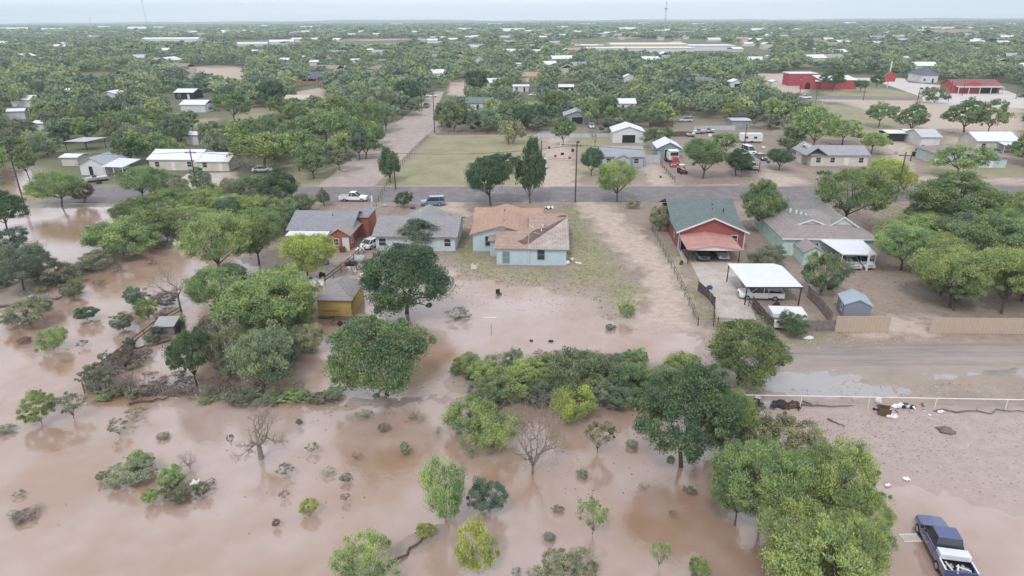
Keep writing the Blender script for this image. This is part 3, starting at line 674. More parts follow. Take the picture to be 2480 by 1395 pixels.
# ---------------------------------------------------------------- buildings
class Bld:
    def __init__(s, name, label, px, py, cat='house', yaw=-3.1, group=None, dx=0, dy=0):
        P = px if py is None else G(px, py)
        s.e = empty(name, P, rad(yaw), label, cat, group); s.s = pxm(P)
    def part(s, name, mb, m, par=None, **k): return mb.build(name, m, par or s.e, **k)
    def wall(s, x0, y0, x1, y1, h, m, ax=None, rise=0, z0=-.05, name='wall'):
        mb = MB()
        if ax == 'y': mb.prism([(x0, z0), (x1, z0), (x1, h), ((x0+x1)/2, h+rise), (x0, h)], 'y', y0, y1)
        elif ax == 'x': mb.prism([(y0, z0), (y1, z0), (y1, h), ((y0+y1)/2, h+rise), (y0, h)], 'x', x0, x1)
        else: mb.box(x0, y0, z0, x1, y1, h)
        return s.part(name, mb, m)
    def gable(s, x0, y0, x1, y1, h, rise, ax, m, ov=.4, th=.14, name='roof', mid=None):
        mb = MB(); a0, a1 = (x0, x1) if ax == 'y' else (y0, y1); c = (a0+a1)/2 if mid is None else mid
        k0 = rise/(c-a0); k1 = rise/(a1-c); e = .004
        pr = [(a0-ov, h-ov*k0+e), (c, h+rise+e), (a1+ov, h-ov*k1+e), (a1+ov, h-ov*k1+th), (c, h+rise+th), (a0-ov, h-ov*k0+th)]
        if ax == 'y': mb.prism(pr, 'y', y0-ov, y1+ov)
        else: mb.prism(pr, 'x', x0-ov, x1+ov)
        return s.part(name, mb, m)
    def hip(s, x0, y0, x1, y1, h, rise, m, ov=.4, name='roof', ax='x'):
        mb = MB(); x0 -= ov; x1 += ov; y0 -= ov; y1 += ov; w = min(x1-x0, y1-y0)/2
        if ax == 'x': r = [(x0+w, (y0+y1)/2), (x1-w, (y0+y1)/2)] if x1-x0 > 2*w+.01 else [((x0+x1)/2-.01, (y0+y1)/2), ((x0+x1)/2+.01, (y0+y1)/2)]
        else: r = [((x0+x1)/2, y0+w), ((x0+x1)/2, y1-w)]
        v = [(x0, y0, h), (x1, y0, h), (x1, y1, h), (x0, y1, h), (x0, y0, h+.13), (x1, y0, h+.13), (x1, y1, h+.13), (x0, y1, h+.13), (*r[0], h+rise), (*r[1], h+rise)]
        f = [(3, 2, 1, 0), (0, 1, 5, 4), (1, 2, 6, 5), (2, 3, 7, 6), (3, 0, 4, 7)]
        f += [(4, 5, 9, 8), (5, 6, 9), (6, 7, 8, 9), (7, 4, 8)] if ax == 'x' else [(4, 5, 8), (5, 6, 9, 8), (6, 7, 9), (7, 4, 8, 9)]
        return s.part(name, mb.add(v, f), m)
    def slab(s, q, th, m, name='roof'):
        n_ = len(q); v = [(x, y, z) for x, y, z in q]+[(x, y, z+th) for x, y, z in q]
        f = [tuple(range(n_-1, -1, -1)), tuple(range(n_, 2*n_))]+[(i, (i+1) % n_, n_+(i+1) % n_, n_+i) for i in range(n_)]
        return s.part(name, MB().add(v, f), m)
    def win(s, x, y, z, w, h, d='S', frame=None, pane=None, name='window'):
        frame = frame or TRIM; t = .09
        def bx(mb, u0, z0, u1, z1, dep):
            if d == 'S': mb.box(x+u0, y-dep, z+z0, x+u1, y+.05, z+z1)
            elif d == 'E': mb.box(x-.05, y+u0, z+z0, x+dep, y+u1, z+z1)
            else: mb.box(x-dep, y+u0, z+z0, x+.05, y+u1, z+z1)
        fm = MB(); bx(fm, -t, -t, w+t, 0, .06); bx(fm, -t, h, w+t, h+t, .06); bx(fm, -t, 0, 0, h, .06); bx(fm, w, 0, w+t, h, .06)
        if name == 'window' and h > .7: bx(fm, 0, h/2-.03, w, h/2+.03, .05)
        f = s.part(name, fm, frame); pm = MB(); bx(pm, 0.001, 0.001, w-.001, h-.001, .025)
        s.part('pane' if name == 'window' else 'door_leaf', pm, pane or GLASS, f); return f
    def posts(s, pts, h, m, r=.06, name='post'):
        for p in pts: s.part(name, MB().box(p[0]-r, p[1]-r, -.05, p[0]+r, p[1]+r, h if len(p) < 3 else p[2]), m)
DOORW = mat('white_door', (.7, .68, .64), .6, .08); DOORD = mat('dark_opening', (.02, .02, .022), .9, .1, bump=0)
def wmat(c): return mat('wall_%02d%02d%02d' % tuple(int(x*99) for x in c), c, .85, .1, .7, kind='ribz', bump=.15, dirt=tuple(x*.78 for x in c))
def rmat(c, k=None): return mat('roof_%02d%02d%02d%s' % (*[int(x*99) for x in c], k or ''), c, .85, .18, 2.2, kind=k or 'ribz', bump=.3, dirt=tuple(x*.8 for x in c))
# --- brick house with grey shingle roof
H = Bld('brick_house', 'red brick house with grey roof and white patio cover, left of the grey hip-roofed house', 705, 592)
br = mat('brick', (.36, .13, .085), .9, .2, 3, kind='ribz', bump=.3); g1 = rmat((.27, .27, .29))
H.wall(0, 0, 10, 9.6, 2.6, br, 'x', 1.7); H.gable(0, 0, 10, 9.6, 2.6, 1.7, 'x', g1)
H.wall(7.4, -2.6, 10.6, -.006, 2.5, br, 'y', 1.0, name='wing_wall'); H.gable(7.4, -2.6, 10.6, 4.0, 2.5, 1.0, 'y', rmat((.34, .30, .27)), .25, name='wing_roof')
H.wall(10.03, 4.5, 11.8, 9.8, 3.4, br, name='end_wall'); H.slab([(10.0, 4.2, 3.42), (12.0, 4.2, 3.42), (12.0, 10, 3.5), (10.0, 10, 4.0)], .1, g1, 'end_roof')
H.slab([(0.2, -2.4, 2.2), (6.9, -2.4, 2.2), (6.9, -.02, 2.42), (.2, -.02, 2.42)], .08, WHITE, 'patio_cover'); H.posts([(.4, -2.2), (3.5, -2.2), (6.6, -2.2)], 2.2, WHITE)
H.win(9.5, -2.6, .02, .9, 2.0, name='door', pane=DOORW); H.win(8.0, -2.6, .9, .8, 1.0); H.win(10.6, -1.8, 1, .8, 1, 'E'); H.win(2, 0, .9, 1.1, 1.1); H.win(5, 0, .9, 1.1, 1.1)
H.part('roof_vent', MB().tube((6.3, 3.4, 3.7), (6.3, 3.4, 4.3), .07), DARK)
# --- grey house
H = Bld('grey_house', 'low grey house with wide shingle roof behind the big dark tree', 912, 606)
gw = wmat((.55, .6, .62)); g2 = rmat((.29, .275, .28))
H.wall(0, 0, 12.6, 10, 2.5, gw, 'x', 1.6); H.gable(0, 0, 12.6, 10, 2.5, 1.6, 'x', g2, .5)
H.gable(3.6, 2.4, 10.2, 10.6, 3.05, 1.5, 'y', rmat((.29, .30, .28)), .3, name='cross_roof'); H.wall(3.8, 2.4, 10, 3.5, 3.0, gw, 'y', 1.45, z0=2.6, name='gable_wall')
H.win(.5, 0, .8, 1.1, 1.2); H.win(10.9, 0, .8, 1.0, 1.2); H.win(12.6, 3, .9, 1.2, 1.1, 'E'); H.part('roof_vent', MB().tube((6, 7, 4.2), (6, 7, 4.75), .08), TRIM)
# --- pale blue house, wrecked corner of the roof
H = Bld('blue_house', 'pale blue house with orange shingles and a rusty torn metal roof by the flooded yard', 1203, 641)
bw = mat('blue_wall', (.50, .62, .66), .85, .07, .8, kind='ribz', bump=.12, dirt=(.42, .5, .52)); tan = rmat((.43, .28, .205)); tan2 = rmat((.38, .265, .215))
H.wall(-4.2, 6.2, 4.9, 18.5, 2.85, bw, 'y', 1.35); H.gable(-4.2, 6.2, 4.9, 18.5, 2.85, 1.35, 'y', tan, .45)
H.wall(-4.6, 13.5, 6.5, 19.6, 2.9, bw, 'x', 1.2, name='cross_wall'); H.gable(-4.6, 13.5, 6.5, 19.6, 2.9, 1.2, 'x', tan, .3, name='cross_roof')
sl_ = lambda y: 2.62+.135*y
def mono(x0, x1, y0, y1, m, z0=-.05): 
    return MB().prism([(y0, z0), (y1, z0), (y1, sl_(y1)-.03), (y0, sl_(y0)-.03)], 'x', x0, x1)
H.part('rear_wall', mono(0, 4.6, 0, 6.19, bw), bw); H.part('rear_wall', mono(4.603, 10.3, .003, 12, bw), bw)
H.slab([(-.35, -.35, sl_(-.35)), (4.65, -.35, sl_(-.35)), (4.65, 6.6, sl_(6.6)), (-.35, 6.1, sl_(6.1))], .1, tan2, 'rear_roof')
H.slab([(4.66, -.4, sl_(-.4)+.003), (10.75, -.4, sl_(-.4)+.003), (10.75, 11.2, sl_(11.2)+.003), (4.66, 1.0, sl_(1.0)+.003)], .07, RUSTM, 'metal_roof')
H.slab([(4.66, 1.02, sl_(1.02)), (10.74, 11.25, sl_(11.25)), (10.74, 12.2, sl_(12.2)), (4.66, 12.2, sl_(12.2))], .1, tan2, 'side_roof')
H.slab([(4.66, 12.22, sl_(12.2)), (10.9, 12.22, sl_(12.2)), (10.9, 17.5, 2.9), (4.66, 17.5, 2.9)], .1, tan, 'back_roof')
H.wall(4.91, 12.01, 10.3, 17.2, 2.85, bw, name='back_wall')
torn = mat('torn_roofing', (.15, .105, .09), .95, .45, 1.6, kind='ribx', bump=.8)
def patch(pts): H.slab([(x, y, sl_(y)+.107) for x, y in pts], .035, torn, 'torn_patch')
patch([(3.0, 2.2), (3.9, 2.8), (4.6, 4.4), (4.55, 1.3), (4.0, .9)]); patch([(4.75, 1.35), (4.8, 5.0), (5.8, 6.4), (7.2, 7.0), (8.3, 8.4), (10.4, 10.9), (9, 8.3), (6.6, 4.4)]); patch([(8.9, 11), (9.6, 11.9), (10.6, 11.9), (10.5, 11.2)])
for i in range(9):
    a = rng.uniform(0, 3.1); x = rng.uniform(5, 8.2); y = rng.uniform(3.5+(x-5), 7.4); H.slab([(x, y, sl_(y)+.15), (x+math.cos(a)*.8, y+math.sin(a)*.8, sl_(y)+.3), (x+math.cos(a)*.8+.12, y+math.sin(a)*.8, sl_(y)+.3), (x+.12, y, sl_(y)+.15)], .02, rng.choice([DRIFT, TRIM, torn]), 'loose_board')
H.slab([(-1.6, 3.6, 2.45), (1.6, 3.6, 2.45), (1.6, 6.1, 2.6), (-1.6, 6.1, 2.6)], .1, tan2, 'porch_roof'); H.wall(-1.3, 3.9, -.01, 6.18, 2.43, wmat((.45, .55, .55)), name='porch_wall')
H.win(5.9, 0, .75, 1.15, 1.45) if False else None
H.win(6.1, .003, .95, .95, 1.45, frame=wmat((.2, .25, .27))); H.win(.9, 0, .3, 1.0, 1.75, frame=wmat((.4, .5, .5)), pane=wmat((.2, .26, .26))); H.win(-2.2, 6.2, .9, 1.0, 1.5, frame=wmat((.3, .36, .36))); H.win(.9, 6.2, 3.0, .75, .6, frame=wmat((.35, .42, .42)))
H.part('drain_pipe', MB().tube((4.75, -.15, 0), (4.75, -.15, 2.6), .05), WHITE); H.win(10.3, 3, 1, .9, 1.2, 'E')
H.part('roof_vent', MB().tube((.3, 14, 4.2), (.3, 14, 4.75), .06).tube((.6, 8.4, 4.1), (.6, 8.4, 4.5), .06), DARK)
# --- red house
H = Bld('red_house', 'red clapboard house with dark green roof behind a red-roofed carport', 1641, 604)
rw = mat('red_siding', (.31, .095, .08), .8, .08, .8, kind='ribz', bump=.2); gr = rmat((.15, .185, .18))
H.wall(0, 0, 10.2, 9, 3.1, rw, 'y', 2.15); H.wall(0.01, 9.003, 10.19, 17, 3.1, rw, name='rear_wall'); H.gable(0, 0, 10.2, 11, 3.1, 2.15, 'y', gr, .5)
H.gable(0, 5.0, 10.2, 17.5, 3.1, 2.2, 'x', gr, .5, name='cross_roof')
tw = .16; k_ = 2.15/5.1
H.part('barge_board', MB().prism([(-.55, 3.1-.55*k_-.1), (5.1, 5.25-.1), (5.1, 5.41), (-.55, 3.27-.55*k_)], 'y', -.56, -.51), TRIM); H.part('barge_board', MB().prism([(10.75, 3.1-.55*k_-.1), (10.75, 3.27-.55*k_), (5.1, 5.41), (5.1, 5.25-.1)], 'y', -.56, -.51), TRIM)
H.part('corner_board', MB().box(-.04, -.04, 0, .12, .0, 3.0), TRIM); H.part('corner_board', MB().box(10.08, -.04, 0, 10.24, .0, 3.0), TRIM)
H.win(8.1, 0, 1.3, .95, 1.1, frame=WHITE); H.win(.4, 0, .02, .9, 2.0, name='door', pane=DOORD); H.win(0, 3.2, 1, .9, 1.2, 'W', frame=WHITE)
for x, y in ((7.0, 9.4), (8.9, 9.6), (8.4, 7.2), (6.3, 6.2)): H.part('roof_vent', MB().tube((x, y, 4.2), (x, y, 5.15-abs(x-5.1)*.1), .09), DARK)
# carport on the red house
H = Bld('red_carport', 'carport with faded red roof and white gable end sheltering two vehicles', 1664, 640, 'carport')
H.gable(0, 0, 7.6, 7.2, 2.35, .55, 'y', mat('faded_red_roof', (.46, .24, .205), .7, .12, 1, kind='riby', dirt=(.5, .3, .27)), .25, .1); H.part('gable_end', MB().prism([(0.02, 2.2), (7.58, 2.2), (7.58, 2.34), (3.8, 2.87), (.02, 2.34)], 'y', -.02, .06), WHITE)
H.posts([(.1, .1), (7.5, .1), (.1, 6), (7.5, 6)], 2.25, DARK, .05); H.part('side_rail', MB().box(.02, 0.2, .7, .1, 4.5, .85), DARK)
# --- mint house
H = Bld('mint_house', 'mint green house with brown-grey roof and two white-edged gables, right of the red house', 1893, 618)
mw = wmat((.50, .68, .60)); mr = rmat((.30, .26, .25)); mg = rmat((.25, .25, .225)); gb = wmat((.62, .66, .65))
H.wall(0, 0, 13.6, 15.5, 2.7, mw); H.hip(0, 0, 13.6, 15.5, 2.7, 2.6, mr, .45)
for x0, x1, y0, h, ri in ((2.6, 7.6, 3.6, 3.75, .95), (7.75, 12.0, 3.4, 3.75, 1.45)):
    H.wall(x0+.1, y0, x1-.1, 15.4, h-.02, gb, 'y', ri, z0=2.75, name='gable_wall'); H.gable(x0, y0, x1, 15.6, h, ri, 'y', mg, .25, .1, name='gable_roof')
    c_ = (x0+x1)/2; kk = ri/(c_-x0)
    for sgn, xe in ((-1, x0-.3), (1, x1+.3)):
        H.part('barge_board', MB().prism([(xe, h-.3*kk-.1), (c_, h+ri-.1), (c_, h+ri+.13), (xe, h-.3*kk+.13)][::(1 if sgn < 0 else -1)], 'y', y0-.31, y0-.27), WHITE)
H.part('fascia', MB().box(-.47, -.5, 2.66, 14.07, -.46, 2.86), WHITE)
for x, y in ((3.6, 9), (4.2, 8), (4.6, 7), (5.0, 6)): H.part('roof_vent', MB().box(x-.12, y-.12, 4.3, x+.12, y+.12, 4.95), WHITE)
H.win(4, 0, .8, 1.2, 1.2, frame=WHITE); H.win(1.3, 0, .02, .9, 2, name='door', pane=DOORW, frame=WHITE)
H.wall(1.6, -4.4, 4.4, -.01, 2.0, mw, 'y', .8, name='porch_wall'); H.gable(1.6, -4.4, 4.4, -.5, 2.0, .8, 'y', mr, .2, name='porch_roof')
H = Bld('white_carport', 'white flat-roofed carport at the mint house with two silver cars nose out', 2033, 652, 'carport')
H.slab([(0, 0, 2.25), (4.9, 0, 2.25), (5.2, 6.2, 2.62), (-1.2, 6.2, 2.62)], .1, WMETAL); H.posts([(.1, .1), (4.8, .1), (-.9, 6), (5, 6)], 2.24, WHITE, .05); H.part('fascia', MB().box(-.02, -.05, 2.2, 4.92, -.01, 2.37), WHITE)
# --- free-standing white carport
H = Bld('metal_carport', 'large free-standing white carport over a white pickup beside the concrete drive', 1803, 740, 'carport', -1)
H.slab([(-.1, 0, 2.5), (7.0, 0, 2.5), (7.0, 4.1, 2.58), (-.1, 4.1, 2.58)], .08, WMETAL); H.slab([(-.1, 4.104, 2.58), (7.0, 4.104, 2.58), (7.0, 7.4, 2.6), (6.2, 8.3, 2.6), (-.1, 8.3, 2.6)], .08, WMETAL, 'roof')
H.posts([(.05, .1), (6.85, .1), (.05, 8.1), (6.1, 8.1)], 2.48, DARK, .06); H.part('edge_beam', MB().box(-.1, -.05, 2.38, 7, -.004, 2.56), DARK)
# --- white trailer shed
H = Bld('white_trailer', 'small white box trailer parked against the board fence behind the dark bush', 1868, 792, 'trailer', -6)
H.part('body', MB().box(0, 0, .45, 3.9, 2.4, 1.75).box(0, -1.1, .45, 1.5, -.003, 1.2), WHITE, bevel=.04); H.part('axle', MB().box(1.7, .0, .25, 2.2, 2.4, .45), DARK)
for y in (-.05, 2.3): H.part('wheel', MB().tube((2, y, .33), (2, y+.2, .33), .33, n=14), TYRE)
# --- blue-grey shed
H = Bld('garden_shed', 'small blue-grey gabled shed behind the tan fence', 2040, 772, 'shed', -12)
sw = wmat((.23, .26, .31)); H.wall(0, 0, 3.0, 3.2, 1.9, sw, 'y', .7); H.gable(0, 0, 3.0, 3.2, 1.9, .7, 'y', mat('shed_roof', (.36, .42, .47), .6, .08), .15); H.win(0, .8, .8, .6, .6, 'W')
# --- yellow shed
H = Bld('yellow_shed', 'yellow wooden shed with grey pyramid roof standing in the water', 773, 769, 'shed', -2)
yw = mat('yellow_boards', (.52, .37, .13), .85, .1, 1, kind='ribz', dirt=(.4, .27, .1)); H.wall(0, 0, 4.1, 6.2, 2.35, yw)
H.hip(0, 0, 4.1, 6.2, 2.35, 1.5, rmat((.31, .28, .275)), .3, ax='y'); H.part('skid', MB().box(-.1, -.15, -.05, 4.3, -.01, .22), DRIFT); H.win(4.1, .9, .1, 1, 1.9, 'E', name='door', pane=yw, frame=yw); H.part('trim_stripe', MB().box(.5, -.03, .85, 2.6, -.003, .97), mat('brown_trim', (.28, .18, .07), .8, .1))
H = Bld('trailer_frame', 'rusty low trailer frame with rail in front of the yellow shed', 800, 788, 'trailer', 4)
H.part('deck', MB().box(0, 0, .2, 4.6, .25, .35).box(0, 1.3, .2, 4.6, 1.5, .35).box(0, 0, .22, .2, 1.5, .33).box(4.4, 0, .22, 4.6, 1.5, .33), DRIFT); H.part('rail', MB().tube((2.5, 0, .9), (4.6, 0, .9), .04).tube((4.6, 0, .3), (4.6, 0, .9), .04).tube((3.4, 0, .3), (3.4, 0, .9), .04), DARK)
for x in (1.2, 2.0): H.part('wheel', MB().tube((x, -.2, .25), (x, 0, .25), .3, n=14), TYRE)
# --- hutch
H = Bld('wooden_hutch', 'little grey plank hutch flooded beside the debris fence line', 378, 812, 'hutch', 4)
H.wall(0, 0, 2.1, 1.7, 1.1, WOODF); H.slab([(-.1, -.2, 1.1), (2.3, -.2, 1.1), (2.3, 1.9, 1.5), (-.1, 1.9, 1.5)], .06, mat('grey_tin', (.36, .36, .36), .6, .1)); H.part('side_board', MB().box(2.35, .4, 0, 2.5, .9, 1.0), DARK)
# --- simple houses: label | name px py wpx depth h rise ax walls roof yaw
RC = dict(W=WMETAL, G=rmat((.33, .34, .36)), D=rmat((.13, .135, .17)), B=rmat((.30, .24, .22)), N=rmat((.16, .2, .185)), T=rmat((.45, .3, .25)), S=GALV, R=mat('red_metal', (.5, .07, .07), .5, .08), L=rmat((.38, .40, .43)), K=rmat((.55, .5, .42)))
WC = dict(W=wmat((.68, .68, .68)), C=wmat((.62, .58, .5)), B=wmat((.42, .47, .55)), G=wmat((.32, .34, .37)), M=wmat((.45, .62, .57)), R=mat('red_wall', (.40, .07, .085), .7, .06), D=DARK, T=wmat((.55, .47, .36)), N=wmat((.25, .34, .31)), P=wmat((.55, .64, .66)))
HL = '''
long white metal-roofed building with a row of dark windows in the left woods|long_house 365 412 120 9 2.7 1.5 x C W
lower white-roofed wing house with porch posts, right of the long white building|porch_house 480 414 78 8 2.4 1.3 x C W
white gabled cottage with a dark porch in the left woods|cottage 198 424 62 9 2.6 1.5 y W L
pale caravan-shaped shed behind the white gabled cottage|shed 152 402 40 5 2.2 .4 x C W
grey house with blue-grey roof and small front gable on the far side of the road|grey_cottage 1456 404 100 10 2.6 1.5 x B G
blue-grey gabled garage with dark door right of the leafless tree|garage 1366 300 62 9 2.8 1.5 y G L
white metal garage with open dark door behind the grey cottage|metal_garage 1484 346 74 9 3.2 1.5 y W W
green-walled garage with white roof behind the truck tractor|green_garage 1592 384 54 8 2.8 1.4 y N W
long house with blue-grey roof at the back of the roadside lots|long_cottage 1962 402 134 9 2.7 1.5 x C G
white cottage with pale roof and carport at the right edge|white_cottage 2362 366 95 9 2.8 1.6 x C W
small cottage with brown hip roof behind the yellow-green tree|brown_cottage 2262 398 72 9 2.6 1.5 h P B
pale blue cottage with dark brown roof at the right|blue_cottage 2370 406 62 8 2.5 1.4 h P B
low green-roofed house behind the brush of the fenced field|green_roof_house 1124 266 68 10 2.7 1.5 x W N
white building with many small windows behind the white garage|white_house 1478 268 60 10 2.8 1.3 x W W
dark open shed with pale flat roof in the middle trees|open_shed 1772 310 42 6 2.4 .2 x G S
dark navy-roofed house with a brick porch in the upper left|navy_roof_house 718 200 90 14 3 2.6 h T D
small white-roofed open shelter in the flooded upper left|shelter 425 240 46 9 3 1.2 x D W
white tin shed half hidden by trees in the upper left|tin_shed 250 243 32 8 3 1 y W W
low building with pale beige roof beside the lawn in the left woods|beige_house 690 258 55 9 3 1.2 x C K
grey-green flat roofed house left of the red building|sage_roof_house 1664 210 75 12 3 1.6 h N N
white garage right of the grey-green roofed house|white_garage 1768 214 32 8 3 1.2 y W W
white narrow shed beside the red building|narrow_shed 1868 218 14 6 4 .6 y C W
white cottage with small green-grey gable far behind the fenced field|far_cottage 1140 166 38 12 4 4 y W L
white-roofed bungalow at the far end of the side street|bungalow 1042 190 36 12 3 2 x W W
pink-roofed house right of the leafless tree|pink_roof_house 1254 198 48 12 3 2 x T T
long low white shed behind the leafless tree|long_shed 1242 222 38 6 2.6 .5 x W W
tan house with pale roof behind the dark upright tree|tan_house 1180 214 36 10 3 1.6 x T W
white porch-fronted house in the middle neighbourhood|porch_front_house 1354 226 34 8 3 .8 x D W
white cottage roof in the middle trees, near the dark grove|grove_cottage 1512 200 22 8 3 1.2 y W W
brown-roofed house left of the side street among trees|brown_house 880 180 50 12 3.4 1.8 x T B
green-grey roofed house on the left of the wooded block|green_shed 1035 140 30 12 4 2 x W N
white dome-roofed building above the red building|domed_house 1972 158 52 16 4 3.5 h C W
blue-grey roofed house right of the red building|grey_hip_house 2228 200 40 14 4 4 h W D
ruined open shed with red-brown walls on the right lots|lean_to 2148 342 40 6 2.3 .3 x D W
white camper shed right of the ruined open shed|camper_shed 2190 338 20 4 2.2 .5 x W W
pale roofed shed left of the white cottage at the right|metal_shed 2228 354 44 9 2.6 1.4 x W S
'''
def simple(l, group=None):
    lab, a = l.split('|'); nm, px, py, w, d, h, ri, ax, wc_, rc = a.split()[:10]
    px, py, w, d, h, ri = map(float, (px, py, w, d, h, ri)); H = Bld(nm, lab, px, py, 'shed' if 'shed' in nm or nm in ('shelter', 'lean_to') else ('garage' if 'garage' in nm else 'house'), group=group)
    wm_ = w/H.s
    if ax == 'h': H.wall(0, 0, wm_, d, h, WC[wc_]); H.hip(0, 0, wm_, d, h, ri, RC[rc], .5)
    else: H.wall(0, 0, wm_, d, h, WC[wc_], ax, ri); H.gable(0, 0, wm_, d, h, ri, ax, RC[rc], .4)
    if 'garage' in nm: H.win(wm_*.3, 0, .02, wm_*.42, 2.3, name='door', pane=DOORD)
    elif wm_ > 6 and py > 180:
        nw = int(wm_//3.2)
        for i in range(nw):
            x = wm_*(i+.35)/nw
            if i == nw//2: H.win(x, 0, .02, .95, 2.05, name='door', pane=DOORW if wc_ != 'W' else DOORD)
            else: H.win(x, 0, .9, 1.1, 1.2)
    return H
for l in HL.strip().split('\n'):
    H = simple(l)
    nm = l.split('|')[1].split()[0]
    if nm == 'cottage': H.slab([(6.3, -1.5, 2.3), (11.5, -1.5, 2.2), (11.5, 6, 2.6), (6.3, 6, 2.9)], .1, WMETAL, 'porch_roof'); H.posts([(6.6, -1.3), (9, -1.3), (11.2, -1.3)], 2.2, WHITE)
    if nm == 'grey_cottage': H.wall(3.2, -1.6, 7, -.01, 2.3, WC['B'], 'y', .9, name='porch_wall'); H.gable(3.2, -1.6, 7, 3, 2.3, .9, 'y', RC['G'], .25, name='porch_roof'); H.win(4.2, -1.6, .02, .9, 2, name='door', pane=DOORW)
    if nm == 'long_cottage': H.wall(-1.3, 3, 2.5, 7, 2.8, WC['C'], 'y', 1.6, name='wing_wall'); H.gable(-1.5, -.5, 3.5, 9, 2.75, 1.7, 'y', RC['G'], .2, name='wing_roof')
    if nm == 'white_cottage': H.slab([(5, -3.5, 2.2), (10, -3.5, 2.2), (10, 0, 2.5), (5, 0, 2.5)], .1, WMETAL, 'porch_roof'); H.posts([(5.2, -3.3), (9.8, -3.3)], 2.2, WHITE)
    if nm == 'navy_roof_house': H.slab([(3, -5, 2.5), (14, -5, 2.5), (14, -.5, 2.9), (3, -.5, 2.9)], .12, RC['D'], 'porch_roof'); H.part('porch_wall', MB().box(2, -6, -.05, 18, -5.6, 1.2), mat('brick_red', (.4, .2, .15), .9)); H.posts([(3.2, -4.8), (8, -4.8), (13.8, -4.8)], 2.5, WHITE, .12)
# open carports
H = Bld('tin_shelter', 'open shelter with thin pale roof behind the white gabled cottage', 160, 366, 'carport'); H.slab([(0, 0, 2.6), (6.5, 0, 2.6), (9, 5.5, 2.9), (2, 5.5, 2.9)], .1, GALV); H.posts([(.2, .2), (6.2, .2), (2.5, 5), (8.5, 5)], 2.6, DARK)
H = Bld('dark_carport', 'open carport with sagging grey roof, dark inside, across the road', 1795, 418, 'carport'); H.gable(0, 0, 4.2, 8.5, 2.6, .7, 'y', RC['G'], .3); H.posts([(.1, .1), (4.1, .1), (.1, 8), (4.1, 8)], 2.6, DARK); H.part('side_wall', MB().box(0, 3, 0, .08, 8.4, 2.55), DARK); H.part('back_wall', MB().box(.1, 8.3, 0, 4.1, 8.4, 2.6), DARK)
# big public buildings
H = Bld('red_building', 'red building with arched red gateway, white roof and pale parking apron', 1942, 216, 'building')
H.wall(9, 0, 27, 13, 4.3, WC['R']); H.slab([(9, -.3, 4.32), (27.3, -.3, 4.32), (27.3, 13.3, 5.6), (9, 13.3, 5.6)], .2, WHITE)
pr = [(2.5+3.6*math.cos(t), max(0, 2.9+3.4*math.sin(t)) if t > 0 else 0) for t in [math.pi*i/14 for i in range(15)]]; pr = [(6.1, -.05)]+pr[0:]+[(-1.1, -.05)]
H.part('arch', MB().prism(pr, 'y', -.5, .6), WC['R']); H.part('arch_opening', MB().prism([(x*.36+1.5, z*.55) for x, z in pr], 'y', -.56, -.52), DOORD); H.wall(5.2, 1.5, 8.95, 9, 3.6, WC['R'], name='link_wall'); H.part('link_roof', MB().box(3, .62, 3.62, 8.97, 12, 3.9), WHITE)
H.wall(-1, 18, 13, 28, 6.0, WC['R'], name='rear_hall'); H.part('rear_roof', MB().box(-1.4, 17.6, 6.01, 13.4, 28.4, 6.5), WHITE)
H = Bld('red_restaurant', 'low red building with a long shaded porch on the far right lot', 2308, 226, 'building')
H.wall(0, 0, 21, 12, 3.6, WC['R'], 'x', 2.2); H.gable(0, 0, 21, 12, 3.6, 2.2, 'x', mat('dull_red_roof', (.27, .10, .095), .7, .1, kind='riby'), .6); H.slab([(0, -3.6, 2.9), (21, -3.6, 2.9), (21, -.7, 3.3), (0, -.7, 3.3)], .15, mat('porch_grey', (.45, .38, .38), .7), 'porch_roof'); H.posts([(x, -3.4) for x in (.3, 5, 10, 15, 20.7)], 2.9, TRIM, .12)
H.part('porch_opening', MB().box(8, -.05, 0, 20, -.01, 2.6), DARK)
H.wall(5, -.3, 12, -.01, 4.2, WC['R'], 'y', 1.5, name='front_gable')
H = Bld('school_building', 'large low beige building complex with flat cream roofs in the distance', 1395, 126, 'building')
H.wall(0, 0, 30, 40, 6, WC['T']); H.part('roof', MB().box(-.5, -.5, 6.01, 30.5, 40, 6.5), RC['K'], ); H.wall(38, 5, 120, 50, 7, mat('cream_wall', (.66, .57, .40), .8, .06)); H.part('roof', MB().box(37.5, 4.5, 7.01, 120.5, 50.5, 7.8), mat('cream_roof', (.75, .69, .58), .7, .06)); H.wall(10, -40, 118, -12, 5, WC['W']); H.part('roof', MB().box(9.5, -40.5, 5.01, 118.5, -11.5, 5.6), WHITE)
H.wall(125, 20, 175, 60, 5, WC['W']); H.part('roof', MB().box(124.5, 19.5, 5.01, 175.5, 60.5, 5.5), WHITE)
H = Bld('greenhouse_row', 'long low pale greenhouse roofs in the distant left woods', 575, 112, 'greenhouse', 12)
H.wall(0, 0, 40, 14, 3, WC['W'], 'x', 2); H.gable(0, 0, 40, 14, 3, 2, 'x', mat('pale_green_sheet', (.62, .72, .66), .5, .06)); H.wall(42, 8, 75, 26, 5, WC['W'], 'x', 2.5); H.gable(42, 8, 75, 26, 5, 2.5, 'x', WMETAL)
H = Bld('warehouse_row', 'very long low pale roof on the distant left', 345, 103, 'warehouse', 4)
H.wall(0, 0, 90, 22, 5, WC['W'], 'x', 2.5); H.gable(0, 0, 90, 22, 5, 2.5, 'x', mat('pale_green_sheet', (.62, .72, .66), .5, .06))
